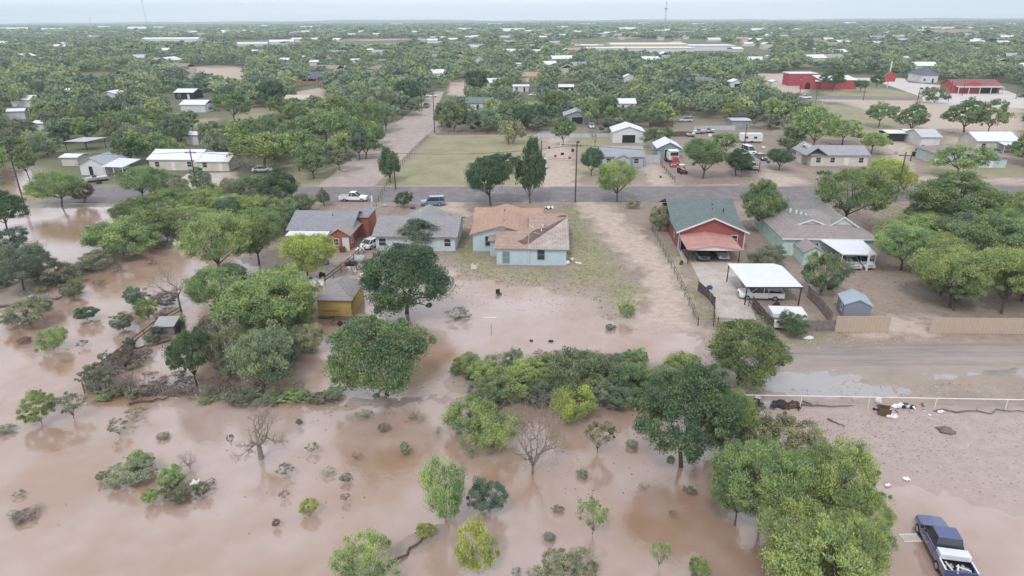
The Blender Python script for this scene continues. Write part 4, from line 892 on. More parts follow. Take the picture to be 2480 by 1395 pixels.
FAR = '''330 75 40 9 W;383 72 24 7 W;250 70 26 5 W;20 75 70 6 W;120 76 50 5 W;100 207 56 10 W;95 150 14 5 W;130 147 52 6 W;460 82 30 5 W;560 82 70 5 W;640 66 18 5 W;690 154 30 7 W;740 147 22 4 W;765 160 30 6 W;820 176 34 8 W;848 90 28 8 W;1048 95 12 7 W;1070 96 22 6 W;1150 94 24 9 W;1275 52 26 6 W;1300 131 24 6 W;1255 165 16 10 W;1490 82 20 5 W;1130 76 40 4 W;1240 78 60 4 W;1360 70 30 4 P;1520 75 40 4 W;1840 77 34 6 W;1995 80 26 7 W;2083 78 12 5 W;2120 108 20 5 W;2240 80 20 4 W;2270 76 70 7 K;2340 90 140 14 B;2385 108 30 6 W;1860 146 10 18 W;1790 126 30 8 C;1730 101 30 6 C;1815 112 26 8 W;2020 115 30 6 W;2200 150 26 6 C;2420 146 26 10 W;1600 80 30 4 W;1660 88 60 5 B;915 158 34 8 B;860 155 22 6 W;2060 60 30 4 W;2260 54 50 3 W;2460 62 30 3 W;1960 54 40 2 W;60 258 60 8 W;40 290 34 10 W;100 320 30 14 W;470 350 34 14 W;150 238 50 10 W;470 272 60 14 W;2480 170 40 10 W;1980 128 30 6 W;900 128 20 5 W;1870 84 14 4 W;1420 62 40 3 W;1700 62 36 3 W;1560 60 30 3 P;740 70 30 4 W;960 62 30 3 W;1200 62 40 3 P;640 150 20 5 B'''
for it in FAR.split(';'):
    px, py, w, hp, rc = it.split(); px, py, w, hp = map(float, (px, py, w, hp))
    H = Bld('distant_building', 'pale low building far off among the trees towards the horizon', px-w/2, py, 'building', TR.choice([-3, 8, -14, 20]), 'distant buildings among the trees')
    h = max(3, hp/H.s*.55); wm_ = w/H.s; d = min(wm_*.8, 40); H.wall(0, 0, wm_, d, h, WC[rc if rc in 'WCPTB' else 'C']); H.gable(0, 0, wm_, d, h, min(wm_, d)*.16, 'x', RC.get(rc if rc in 'WBK' else 'W'))
# ---------------------------------------------------------------- fences and poles
def pipe_h(bx, by, ty, p0=None):
    P = G(bx, by); lo, hi = 0, 200
    for _ in range(40):
        m_ = (lo+hi)/2
        if proj((P.x, P.y, m_))[1] > ty: lo = m_
        else: hi = m_
    return P, lo
def fence(name, label, pts, h, style, m, step=2.4, pr=.05, group=None, z0=0):
    P = [G(x, y) for x, y in pts]; o = P[0]; e = empty(name, o, 0, label, 'fence', group); L = 0; posts = []
    rails = MB()
    for a, b_ in zip(P, P[1:]):
        d = b_-a; ln = d.length; d.normalize(); nn = Vector((-d.y, d.x, 0)); n_ = max(1, round(ln/step)); posts += [a+d*ln*i/n_ for i in range(n_)]
        def quad(t0, t1, za, zb, w=.03, off=0):
            q = [a-o+d*t0+nn*(off-w/2), a-o+d*t1+nn*(off-w/2), a-o+d*t1+nn*(off+w/2), a-o+d*t0+nn*(off+w/2)]; rails.prism([(v.x, v.y) for v in q], 'z', za+z0, zb+z0)
        if style == 'board':
            t = 0
            while t < ln-.1:
                if rng.random() > (.4 if m is DRIFT else .03): quad(t, t+.13, .03+rng.uniform(0, .05), h-rng.uniform(0, .1), .022)
                t += .15
            quad(0, ln, .3, .39, .05, .05); quad(0, ln, h-.4, h-.31, .05, .05)
        elif style == 'panel': quad(0, ln, .02, h, .05); quad(0, ln, h+.003, h+.06, .09)
        elif style == 'rail2':
            for zz in (h*.55, h*.95): quad(0, ln, zz-.07, zz+.05, .05)
        elif style == 'wire':
            for zz in (h*.35, h*.65, h*.95): quad(0, ln, zz-.012, zz+.012, .02)
        elif style == 'pipe':
            rails.tube(a-o+Vector((0, 0, h+z0)), b_-o+Vector((0, 0, h+z0)), .05, n=8)
    posts.append(P[-1]); rails.build({'board': 'boards', 'panel': 'panel', 'wire': 'wires'}.get(style, 'rail'), m, e)
    for p in posts[:100]:
        q = p-o; MB().tube(q+Vector((0, 0, -.1)), q+Vector((0, 0, h+z0+(.04 if style != 'pipe' else -.03))), pr, n=6).build('post', m if style != 'wire' else POLEM, e)
    return e
TANM = mat('tan_sheet', (.45, .365, .285), .6, .06, 1.5, kind='ribx', dirt=(.45, .34, .24)); DWOOD = mat('dark_boards', (.12, .095, .085), .9, .3, 2, kind='boards'); PIPE = mat('white_pipe', (.72, .68, .62), .5, .08)
fence('pipe_fence', 'long white pipe fence above the muddy field at the right', [(1760,983),(1937,986),(2101,989),(2262,992),(2433,995),(2600,998),(2800,1001),(3000,1004),(3200,1007)], 1.22, 'pipe', PIPE, 30, .045)
fence('tan_fence', 'tan sheet fence panel right of the grey board fence', [(2021,804),(2150,804)], 1.95, 'panel', TANM, 2.5); fence('tan_fence', 'long tan sheet fence at the right edge under the mesquites', [(2249,807),(2420,809),(2620,811),(3100,815)], 1.95, 'panel', TANM, 2.5)
fence('board_fence', 'grey board fence between the dark bush and the tan fence', [(1935,803),(2019,803)], 1.5, 'board', WOODF); fence('board_fence', 'dark board fence left of the dark bush by the lane', [(1822,744),(1862,795),(1932,802)], 1.5, 'board', DWOOD)
fence('board_fence', 'grey board fence running back from the lane beside the garden shed', [(2012,786),(1978,742),(1955,720)], 1.6, 'board', WOODF); fence('board_fence', 'curved dark board fence on the left of the concrete drive', [(1728,790),(1730,745),(1712,722),(1690,705)], 1.4, 'board', DWOOD)
fence('rail_fence', 'long grey two-rail fence between dirt track and red house yard', [(1580,562),(1605,610),(1640,680),(1668,740),(1690,790)], 1.35, 'rail2', WOODF, 2.6); fence('rail_fence', 'short grey rail fence behind the white carport', [(1812,742),(1870,800)], 1.3, 'rail2', DWOOD, 2.4)
fence('wire_gate', 'low wire fence at the foot of the concrete drive', [(1690,790),(1738,788),(1790,792)], 1.1, 'wire', GALV, 2)
fence('dark_fence', 'dark weathered fence between the brick house and the grey house yard', [(912,585),(880,612),(845,645),(788,690)], 1.2, 'rail2', DWOOD, 2.4); fence('wire_fence', 'pale post fence left of the brick house', [(735,503),(700,535),(640,575)], 1.3, 'wire', TRIM, 2.4)
fence('debris_fence', 'flooded plank fence clogged with debris at the lower left', [(205,952),(330,958),(470,960),(580,962)], 1.25, 'board', DRIFT, 2.2); fence('debris_fence', 'sunken fence running up to the bare branching tree', [(215,925),(300,860),(375,800),(440,762)], 1.1, 'rail2', DRIFT, 2.2)
fence('field_fence', 'post and wire fence along the street side of the grassy field', [(905,500),(950,430),(1000,368),(1046,328)] and [(900,520),(945,440),(1000,370),(1050,322)], 1.3, 'wire', DRIFT, 3); fence('field_fence', 'post and wire fence at the back of the grassy field', [(1056,326),(1180,325),(1300,324)], 1.2, 'wire', DRIFT, 4)
fence('metal_fence', 'low pale metal fence behind the goal frame', [(1300,334),(1400,334),(1478,333)], 1.3, 'panel', GALV, 4); fence('metal_fence', 'tall pale metal fence running from the white garage to the grey cottage', [(1562,340),(1580,362),(1598,395),(1556,396)], 2.0, 'panel', GALV, 3)
fence('yard_fence', 'long grey board fence behind the green garage', [(1566,332),(1620,331),(1675,330)], 1.6, 'board', DWOOD, 3); fence('yard_fence', 'dark fence behind the small boats', [(1680,318),(1740,316),(1780,316)], 1.5, 'panel', GALV, 3); fence('brown_fence', 'short dark brown fence above the green garage', [(1572,308),(1630,309)], 1.6, 'panel', mat('brown_sheet', (.13, .1, .09), .8, .1), 3)
fence('yard_rail', 'rail fence beside the truck tractor running to the road', [(1600,402),(1618,424),(1634,442)], 1.1, 'rail2', DWOOD, 2.5); fence('gate', 'low pipe gate across the dirt lane behind the goal frame', [(1328,392),(1392,395)], 1.1, 'rail2', mat('rusty_pipe', (.35, .2, .16), .7, .15), 5)
fence('street_fence', 'long fence along the left verge of the side street', [(905,318),(930,300),(960,275)], 1.5, 'board', WOODF, 3)
for bx, by, ty, arm, lab in [(57,489,352,0,'dark utility pole at the far left by the pond'),(481,477,362,0,'leaning-looking dark utility pole in front of the long white building'),(958,459,365,1,'utility pole in the street verge beside the slim dark tree'),(1393,490,345,1,'tall dark utility pole at the roadside by the dirt track'),(2168,490,368,0,'dark utility pole behind the yellow-green tree at the right'),(2403,556,474,0,'short dark pole near the right edge below the road'),
    (1053,322,222,0,'utility pole at the back left corner of the fenced field'),(1021,262,212,0,'utility pole at the far end of the side street'),(1127,236,176,1,'utility pole left of the dark upright tree'),(1311,398,340,0,'short dark pole beside the white van'),(1976,243,196,0,'pole on the verge in front of the red gateway'),(1936,233,186,0,'pole left of the red gateway'),(2090,244,213,0,'short pole between the red building and the sandy lot'),
    (2296,246,196,1,'utility pole left of the low red restaurant'),(2330,232,194,0,'pole in front of the low red restaurant'),(2075,158,130,1,'distant utility pole behind the red building'),(2222,244,212,0,'pole at the edge of the pale parking lot'),(1803,350,300,0,'thin pole between the trees and the white camper'),(2460,240,214,0,'short pole at the right edge of the parking lots'),(1768,200,160,0,'pole behind the sage-roofed house'),(2205,390,372,0,'short pole by the brown cottage drive'),(75,300,262,0,'thin pole among the left woods'),(610,196,150,0,'thin pole in the flooded upper left woods'),(355,160,120,0,'thin distant pole in the left woods'),(1232,350,285,0,'thin pole near the back of the fenced field')]:
    P, h = pipe_h(bx, by, ty); e = empty('utility_pole', P, rad(-3), lab, 'pole', 'utility poles'); MB().tube((0, 0, -.3), (0, 0, h), .17, .11, 8).build('shaft', POLEM, e)
    if arm or h > 7.5: MB().box(-1.2, -.06, h-.75, 1.2, .06, h-.6).build('crossarm', POLEM, e)
    if arm:
        for x in (-1.05, -.4, .4, 1.05): MB().tube((x, 0, h-.6), (x, 0, h-.4), .05, n=6).build('insulator', TRIM, e)
def wire(a, b_, dz, lab):
    (P, hp), (Q, hq) = a, b_; p = P+Vector((dz, 0, hp-.45)); q = Q+Vector((dz, 0, hq-.45)); mb = MB(); pr_ = p; n_ = 14
    for i in range(1, n_+1):
        t = i/n_; c_ = p.lerp(q, t); c_.z -= 4*.9*t*(1-t); mb.tube(pr_-p, c_-p, .022, n=4); pr_ = c_
    tag(mb.build('power_line', DARK, loc=p), lab, 'wire', 'power lines along the street')
PT = [pipe_h(*q) for q in ((57,489,352), (481,477,362), (958,459,365), (1393,490,345), (2168,490,368))]
for i in range(4):
    for dz in (-.4, .4): wire(PT[i], PT[i+1], dz, 'thin black power line strung between the street poles')
def mast(bx, by, ty, w, lab, red=True):
    P, h = pipe_h(bx, by, ty); e = empty('radio_mast', P, 0, lab, 'mast'); mb = MB(); n_ = 24; c = [(w*math.cos(a), w*math.sin(a)) for a in (0, 2.09, 4.19)]
    for i in range(n_):
        z0, z1 = h*i/n_, h*(i+1)/n_
        for k in range(3):
            a, b_ = c[k], c[(k+1) % 3]; mb.tube((*a, z0), (*a, z1), w*.16, n=4); mb.tube((*a, z0), (*b_, z1), w*.1, n=3); mb.tube((*a, z1), (*b_, z1), w*.1, n=3)
    mb.build('lattice', mat('mast_steel', (.42, .42, .46), .5, .1), e)
    pl = MB(); pl.prism([(2.6*w*math.cos(a*math.pi/4), 2.6*w*math.sin(a*math.pi/4)) for a in range(8)], 'z', h*.8, h*.83); pl.build('platform', mat('mast_steel', (0,0,0)), e); return e
mast(1607, 100, 3, 1.0, 'tall pale lattice radio mast rising above the horizon right of centre'); mast(356, 62, -60, 2.2, 'very distant thin mast rising out of frame at the upper left'); mast(222, 64, 40, 2.0, 'short far mast on the horizon at the left')
# ---------------------------------------------------------------- vehicles
def paint(nm, c, r=.3):
    m = mat('paint_'+nm, c, r, .04, .6, bump=0, spec=.6); b_ = [x for x in m.node_tree.nodes if x.type == 'BSDF_PRINCIPLED'][0]; b_.inputs['Coat Weight'].default_value = 1; b_.inputs['Coat Roughness'].default_value = .06; b_.inputs['Coat IOR'].default_value = 1.8; return m
PW, PS, PN, PB, PG, PR = paint('white', (.8, .81, .82)), paint('silver', (.5, .52, .54)), paint('navy', (.010, .028, .15), .12), paint('blue', (.12, .2, .34)), paint('dark_green', (.05, .07, .05)), paint('red', (.4, .05, .05))
VT = dict(pickup=(2.8, .96, 1.08, (1.45, -.85), (.55, -.55), 1.78), sedan=(2.35, .9, .92, (1.15, -1.95), (.35, -1.25), 1.43), suv=(2.4, .94, 1.05, (1.3, -2.3), (.6, -2.1), 1.78), van=(2.7, .98, 1.15, (1.9, -2.6), (1.1, -2.5), 2.1))
def vehicle(kind, px, py, yaw, pm, lab, name=None, P=None, z=0, cat=None, k=1.0):
    L, w, zb, cb, ct, zt = VT[kind]; P = P or G(px, py); e = empty(name or {'pickup': 'pickup_truck', 'sedan': 'parked_car', 'suv': 'parked_suv', 'van': 'parked_van'}[kind], (P[0], P[1], z), rad(yaw), lab, cat or {'pickup': 'truck', 'van': 'van'}.get(kind, 'car')); e.scale = (k, k, k)
    mb = MB(); rings = []
    xr = cb[1]+.05 if kind == 'pickup' else -L
    st = [(L, w*.80, .42, zb*.78), (L-.12, w*.93, .32, zb*.88), (L-.9, w, .28, zb*.95), (cb[0], w, .28, zb), (0, w, .28, zb), (xr+.2, w, .28, zb)]+([(xr, w, .28, zb)] if kind == 'pickup' else [(xr+.08, w*.95, .34, zb*.97), (xr, w*.85, .45, zb*.8)])
    for x, hw, z0, z1 in st: rings.append([(x, -hw*.9, z0), (x, -hw, z0+.15), (x, -hw, (z0+z1)/2+.08), (x, -hw*.95, z1-.07), (x, -hw*.84, z1), (x, 0, z1+.035), (x, hw*.84, z1), (x, hw*.95, z1-.07), (x, hw, (z0+z1)/2+.08), (x, hw, z0+.15), (x, hw*.9, z0)])
    v = [p for r_ in rings for p in r_]; n_ = 11; f = []
    for i in range(len(rings)-1):
        for j in range(n_): f.append((i*n_+j, i*n_+(j+1) % n_, (i+1)*n_+(j+1) % n_, (i+1)*n_+j))
    f += [tuple(range(n_-1, -1, -1)), tuple(range((len(rings)-1)*n_, len(rings)*n_))]
    mb.add(v, f)
    body = mb.build('body', pm, e, bevel=.02)
    q = w*.9; t = w*.74; zz = zb-.02
    C = [(cb[0], q), (cb[1], q)]; D = [(ct[0], t), (ct[1], t)]
    gv = [(cb[0], -q, zz), (cb[0], q, zz), (cb[1], q, zz), (cb[1], -q, zz), (ct[0], -t, zt), (ct[0], t, zt), (ct[1], t, zt), (ct[1], -t, zt)]
    MB().add(gv, [(3, 2, 1, 0), (4, 5, 6, 7), (0, 1, 5, 4), (1, 2, 6, 5), (2, 3, 7, 6), (3, 0, 4, 7)]).build('windows', GLASS, e, bevel=.02)
    rf = MB(); rf.box(ct[1]-.04, -t-.04, zt+.002, ct[0]+.05, t+.04, zt+.06); 
    for sx in (-1, 1):
        for a, b_ in (((cb[0], sx*q, zz), (ct[0], sx*t, zt)), ((cb[1], sx*q, zz), (ct[1], sx*t, zt)), ((cb[0]*.3+cb[1]*.7, sx*q, zz), (ct[0]*.3+ct[1]*.7, sx*t, zt))): rf.tube(a, b_, .045, n=5)
    rf.build('roof', pm, e, bevel=.03)
    for sx in (L-.95, -L+(1.15 if kind != 'sedan' else .9)):
        for sy in (-1, 1):
            y0, y1 = sy*(w-.2), sy*(w+.012); wh = MB().tube((sx, y0, .36), (sx, y1, .36), .36, n=18).build('wheel', TYRE, e, bevel=.02); MB().tube((sx, y1-sy*.02, .36), (sx, y1+sy*.015, .36), .21, n=14).build('rim', RIM, wh)
    for sy in (-1, 1):
        MB().box(L-.14, sy*w*.62-.16, zb*.62, L-.02, sy*w*.62+.16, zb*.8).build('headlight', CHROME, e); MB().box(cb[0]-.4, sy*(w+.08)-.08, zb+.03, cb[0]-.22, sy*(w+.08)+.08, zb+.2).build('mirror', DARK, e)
    MB().box(L-.02, -w*.86, .36, L+.1, w*.86, .58).build('bumper', RIM if kind == 'pickup' else pm, e, bevel=.02); MB().box(L-.06, -w*.4, .62, L+.015, w*.4, zb*.78).build('grille', DARK, e)
    if kind == 'pickup':
        b2 = MB(); x1 = xr-.02
        b2.box(-L, -w, .45, x1, -w+.09, zb+.02).box(-L, w-.09, .45, x1, w, zb+.02).box(-L, -w+.092, .45, -L+.08, w-.092, zb+.02).box(x1-.05, -w+.092, .45, x1, w-.092, zb+.02)
        b2.build('bed_sides', pm, e, bevel=.015); MB().box(-L+.082, -w+.094, .5, x1-.052, w-.094, .62).build('bed_floor', DARK, e)
    else: MB().box(-L-.06, -w*.8, .38, -L+.05, w*.8, .58).build('bumper', pm, e)
    return e
e = vehicle('pickup', 0, 0, 78.5, PN, 'dark blue pickup with a silver toolbox standing in shallow water at the lower right', P=(29.32, 35.0), z=-.1)
MB().box(-1.72, -.93, 1.02, -1.05, .93, 1.42).build('toolbox', mat('aluminium', (.78, .8, .84), .35, .05, 1, metal=.3), e, bevel=.02)
for sy in (-1, 1): MB().box(-2.79, sy*.95-.05, 1.115, -1.75, sy*.95+.05, 1.15).build('bed_rail', mat('aluminium', (0, 0, 0)), e)
o_ = MB()
for i in range(26): o_.blob((rng.uniform(-2.6, -1.85), rng.uniform(-.75, .75), .68+rng.uniform(0, .2)), rng.uniform(.06, .16), rng.uniform(.06, .16), rng.uniform(.05, .1), rng, 6, 4, .3)
M4 = e.matrix_basis
def at(e_, x, y): 
    c_, s_ = math.cos(e_.rotation_euler.z), math.sin(e_.rotation_euler.z); return (e_.location.x+c_*x-s_*y, e_.location.y+s_*x+c_*y)
tag(o_.build('tool_pile', mat('mixed_scrap', (.36, .33, .33), .7, .5, 6), loc=(e.location.x, e.location.y, -.1), rz=e.rotation_euler.z), 'jumble of small scrap and bags in the bed of the dark blue pickup', 'scrap')
for i, (x, y, a) in enumerate(((-2.2, .5, .2), (-2.3, -.3, 1.2), (-2.45, .1, -.4))):
    X, Y = at(e, x, y); tag(MB().box(-.42, -.05, 0, .42, .05, .06).build('plank', TRIM, loc=(X, Y, .78+i*.05), rz=e.rotation_euler.z+a), ['white board along the left side of the pickup bed', 'pale stick across the pickup bed', 'pale plank lying on the scrap in the pickup bed'][i], 'board')
pw = MB()
for i in range(11): pw.box(i*.115, 0, .01, i*.115+.05, .62, .04)
pw.box(-.03, -.06, .0, 1.3, -.005, .045).box(-.03, .625, 0, 1.3, .68, .045)
P = G(2191, 1310, -.05); tag(pw.build('slatted_panel', mat('white_slat', (.78, .74, .70), .6, .1), loc=(P.x, P.y, -.1), rz=rad(2)), 'white slatted panel lying in the water beside the dark blue pickup', 'panel')
vehicle('pickup', 857, 486, -3, PW, 'white extended-cab pickup parked on the street above the brick house'); vehicle('suv', 1049, 497, 186, PB, 'blue-grey suv parked at the roadside behind the grey house')
vehicle('pickup', 1840, 722, 174, PW, 'white pickup under the large free-standing carport'); vehicle('suv', 1697, 622, -94, PG, 'dark green off-road vehicle under the red carport, left side', 'off_roader'); vehicle('sedan', 1745, 620, -94, PS, 'silver car under the red carport, right side')
vehicle('sedan', 2056, 642, -92, PS, 'silver car under the white carport, left one'); vehicle('sedan', 2088, 641, -92, PS, 'silver car under the white carport, right one')
vehicle('van', 1315, 404, -88, PW, 'white van parked beside the narrow dark tree'); vehicle('van', 1812, 372, -80, PW, 'white van behind the open dark carport'); vehicle('sedan', 1820, 408, -85, PS, 'silver car nose out under the open dark carport')
vehicle('sedan', 1841, 386, -80, PG, 'dark car beside the open dark carport'); vehicle('sedan', 1432, 309, -90, PW, 'white car in front of the blue-grey gabled garage'); vehicle('pickup', 1948, 239, 0, PW, 'white pickup on the road left of the red gateway')
vehicle('sedan', 636, 416, 10, PW, 'white car under the mesquites right of the long white building'); vehicle('pickup', 1046, 235, 175, PW, 'white pickup crossing the far end of the side street'); vehicle('pickup', 1033, 260, -95, PG, 'dark pickup parked at the far left of the side street')
vehicle('sedan', 432, 477, 0, PS, 'pale car parked by the pole in the left woods'); vehicle('suv', 1660, 295, 185, PS, 'old silver van-like car behind the boats'); vehicle('sedan', 905, 596, 60, PW, 'small white car wedged beside the grey house')
vehicle('sedan', 1385, 212, 0, PG, 'dark car in front of the porch-fronted house'); vehicle('sedan', 2400, 372, 160, PB, 'blue-grey car under the white cottage porch'); vehicle('suv', 2240, 368, 180, PG, 'dark suv beside the brown cottage'); vehicle('sedan', 2478, 236, 0, PG, 'dark car at the right edge lot')
vehicle('sedan', 1292, 232, 200, PW, 'pale car in front of the leafless tree yard'); vehicle('sedan', 790, 262, 20, PS, 'silver car beside the beige house in the left woods')
def boat(px, py, yaw, lab, L=4.2):
    P = G(px, py); e = empty('boat', P, rad(yaw), lab, 'boat'); mb = MB(); v = []
    for x, w, zb in ((-L/2, .8, .5), (0, .95, .45), (L*.3, .7, .5), (L/2, .05, .8)): v += [(x, -w, 1.1), (x, -w*.6, zb), (x, w*.6, zb), (x, w, 1.1)]
    f = [(i*4+j, i*4+j+1, (i+1)*4+j+1, (i+1)*4+j) for i in range(3) for j in range(3)]+[(0, 1, 2, 3), (12, 13, 14, 15)]+[(i*4, (i+1)*4, (i+1)*4+3, i*4+3) for i in range(3)]
    mb.add(v, f).build('hull', PW, e); MB().box(-.3, -.5, 1.11, .5, .5, 1.5).build('windscreen', GLASS, e); MB().box(-L/2, -.4, .15, L*.3, .4, .35).build('trailer_frame', DARK, e)
    for s_ in (-1, 1): MB().tube((-.4, s_*.8, .3), (-.4, s_*1.0, .3), .3, n=12).build('wheel', TYRE, e)
boat(1692, 324, 200, 'white boat on a trailer by the grey yard fence'); boat(1716, 322, 190, 'smaller grey-white boat right of the white boat', 3.4); boat(232, 440, 215, 'white boat in front of the white gabled cottage', 5); boat(1672, 331, 180, 'small upturned white dinghy on the yard grass', 2.6)
def camper(px, py, yaw, L, h, lab, cab=False):
    P = G(px, py); e = empty('camper' if not cab else 'truck_tractor', P, rad(yaw), lab, 'camper' if not cab else 'truck')
    if not cab:
        MB().prism([(-L/2, .5), (L/2-.5, .5), (L/2, 1.2), (L/2-.25, h), (-L/2+.2, h), (-L/2, h-.4)], 'y', -1.15, 1.15).build('body', WHITE, e, bevel=.06)
        for x in (-L*.25, L*.15): MB().box(x, -1.2, 1.3, x+.9, 1.2, 1.9).build('window', GLASS, e)
        for s_ in (-1, 1): MB().tube((-.3, s_*.95, .35), (-.3, s_*1.17, .35), .35, n=12).build('wheel', TYRE, e)
    else:
        MB().box(-1.2, -1.2, 1.0, 1.0, 1.2, 3.4).box(-2.2, -1.2, 1.0, -1.21, 1.2, 2.8).build('cab', PW, e, bevel=.15); MB().box(1.003, -.75, .75, 2.6, .75, 2.0).build('hood', PR, e, bevel=.1); MB().box(1.0, -1.0, 2.15, 1.06, 1.0, 3.0).build('windscreen', GLASS, e)
        MB().box(2.61, -1.1, .4, 2.8, 1.1, .8).build('bumper', RIM, e); MB().box(-4.5, -.45, .7, 2, .45, .98).build('chassis', DARK, e)
        for x in (1.9, -2.6, -3.8):
            for s_ in (-1, 1): w_ = MB().tube((x, s_*.8, .5), (x, s_*1.15, .5), .5, n=16).build('wheel', TYRE, e); MB().tube((x, s_*1.14, .5), (x, s_*1.17, .5), .25, n=12).build('rim', RIM, w_)
camper(1816, 345, 175, 6.5, 2.7, 'white camper trailer behind the bright tree across the road'); camper(1629, 396, -88, 6, 3, 'white truck tractor with red hood parked beside the green garage', True)
P = G(1652, 420); e = empty('red_tractor', P, rad(-80), 'small red tractor with a round white top beside the truck tractor', 'tractor')
MB().box(-.8, -.35, .6, 1.1, .35, 1.2).build('body', PR, e, bevel=.08); MB().box(-1.2, -.6, 1.9, .1, .6, 2.0).build('canopy', PW, e)
for x, y in ((-1.1, -.5), (-1.1, .5), (.0, -.5), (.0, .5)): MB().tube((x, y, .9), (x, y, 1.9), .03).build('canopy_post', DARK, e)
for x, r_ in ((-.7, .65), (.9, .38)):
    for s_ in (-1, 1): MB().tube((x, s_*.5, r_), (x, s_*.8, r_), r_, n=16).build('wheel', TYRE, e)
# ---------------------------------------------------------------- small things
P = G(1357, 374); e = empty('goal_post', P, rad(-3), 'rusty white pipe frame like a goal standing by the dirt lane', 'hoist')
MB().tube((0, 0, 0), (0, 0, 3), .07).tube((4.4, 0, 0), (4.4, 0, 3), .07).build('upright', PIPE, e); MB().tube((-.1, 0, 3), (4.5, 0, 3), .07).build('crossbar', PIPE, e); MB().tube((3.3, 0, 3), (3.3, 0, 1.5), .02).blob((3.3, 0, 1.1), .45, .45, .45, rng).build('hanging_engine', DARK, e)
def junk(px, py, name, lab, kind, s_, m, rz=0., z=0., cat=None, group=None):
    P = G(px, py); mb = MB(); a, b_, c_ = s_
    if kind == 'box': mb.box(-a/2, -b_/2, 0, a/2, b_/2, c_).box(-a/2+.04, -b_/2+.04, c_+.002, a/2-.04, b_/2-.04, c_+.05)
    elif kind == 'open': mb.box(-a/2, -b_/2, 0, a/2, b_/2, .05).box(-a/2, -b_/2, .051, a/2, -b_/2+.05, c_).box(-a/2, b_/2-.05, .051, a/2, b_/2, c_).box(-a/2, -b_/2+.052, .051, -a/2+.05, b_/2-.052, c_)
    elif kind == 'bag': 
        for i in range(4): mb.blob((rng.uniform(-a, a)*.35, rng.uniform(-b_, b_)*.35, c_*.35), a*.35, b_*.35, c_*.5, rng, 9, 6, .25)
    elif kind == 'sheet':
        n_ = 10; v = [(a*(i/(n_-1)-.5), b_*(j/(n_-1)-.5), c_*(.4+.6*math.sin(i*1.3+j*.7)*math.cos(j*1.1))) for i in range(n_) for j in range(n_)]
        mb.add(v+[(x, y, z_-.04) for x, y, z_ in v], [(i*n_+j, (i+1)*n_+j, (i+1)*n_+j+1, i*n_+j+1) for i in range(n_-1) for j in range(n_-1)]+[(100+i*n_+j, 100+i*n_+j+1, 100+(i+1)*n_+j+1, 100+(i+1)*n_+j) for i in range(n_-1) for j in range(n_-1)])
    elif kind == 'drum': mb.tube((0, 0, 0), (0, 0, c_), a/2, n=16).tube((0, 0, c_+.001), (0, 0, c_+.03), a/2*.9, n=16)
    elif kind == 'log':
        p = Vector((-a/2, 0, b_)); 
        for i in range(9):
            q = Vector((-a/2+a*(i+1)/9, rng.uniform(-1, 1)*a*.05, b_+rng.uniform(-.5, .5)*b_)); mb.tube(p, q, b_*(1-i*.07), b_*(1-(i+1)*.07), 7)
            if i % 2: mb.tube(q, q+Vector((rng.uniform(-.3, .5), rng.uniform(-.8, .8), rng.uniform(.1, .5)))*a*.12, b_*.4, b_*.12, 5)
            p = q
    elif kind == 'chair': mb.box(-.3, -.3, .4, .3, .3, .46).box(-.3, .25, .461, .3, .3, .95); [mb.box(x, y, 0, x+.05, y+.05, .4) for x in (-.3, .25) for y in (-.3, .25)]
    o = mb.build(name, m, loc=(P.x, P.y, z), rz=rad(rz), smooth=kind in ('bag', 'sheet')); return tag(o, lab, cat or name.replace('_', ' '), group)
def dm(nm, c): return mat('junk_'+nm, c, .7, .15, 3, bump=.2)
wh, bk, bl, bn, gy = dm('white', (.78, .76, .74)), dm('black', (.03, .03, .035)), dm('blue', (.03, .06, .28)), dm('brown', (.12, .065, .04)), dm('grey', (.4, .41, .42))
J = junk
J(2140,1003,'wooden_crate','overturned dark brown box with white edges below the pipe fence','open',(1.0,.8,.75),bn,-18); J(2128,984,'white_bag','white bag on top of the brown box by the pipe fence','bag',(.6,.5,.6),wh,0,.35)
J(2160,1010,'white_bag','white rags beside the brown box on the mud','bag',(.8,.5,.3),wh); J(2175,985,'foam_sheet','white sheets scattered right of the brown box by the fence','sheet',(1.3,.6,.12),wh,20,.08); J(2205,988,'foam_piece','small white pieces against the middle of the pipe fence','sheet',(.8,.4,.1),wh,-10,.06)
J(2278,998,'foam_piece','white scraps at the post of the pipe fence','sheet',(.7,.35,.1),wh,30,.05); J(1829,985,'black_bin','black bin with a white lid at the left end of the pipe fence','drum',(.7,.7,.75),bk); J(1832,979,'bin_lid','white lid on the black bin by the pipe fence','bag',(.5,.4,.25),wh,0,.7)
J(1858,984,'grey_box','grey box behind the pipe fence near the black bin','box',(.9,.6,.4),gy); J(1880,982,'black_bag','dark bags heaped against the pipe fence','bag',(1.4,.8,.6),bk); J(1912,985,'broken_pallet','dark broken pallet against the pipe fence','open',(1.5,.8,.25),bn,12); J(1840,1032,'white_cloth','white cloth caught in the shrub below the pipe fence','sheet',(.5,.4,.15),wh,0,1.3)
J(1990,984,'debris_line','line of brown flood debris under the pipe fence','log',(6,.10,.2),DRIFT,-1); J(2380,998,'debris_line','line of dark flood debris at the right end of the pipe fence','log',(9,.08,.2),DRIFT,-1); J(2025,1025,'brush_clump','brown brush clump on the mud below the pipe fence','log',(1.6,.09,.3),DRIFT,-50); J(1934,1048,'dark_stick','short dark stick on the mud','log',(.5,.05,.1),bk,60)
J(2275,1043,'mud_mound','low dark weed mound on the mud','bag',(1.8,1.0,.22),DRIFT); J(2150,1175,'white_scrap','small white scrap at the edge of the wet mud','sheet',(.5,.25,.05),wh,20,.02); J(2195,1160,'white_scrap','round pale scrap on the wet mud','sheet',(.5,.4,.05),wh,0,.02)
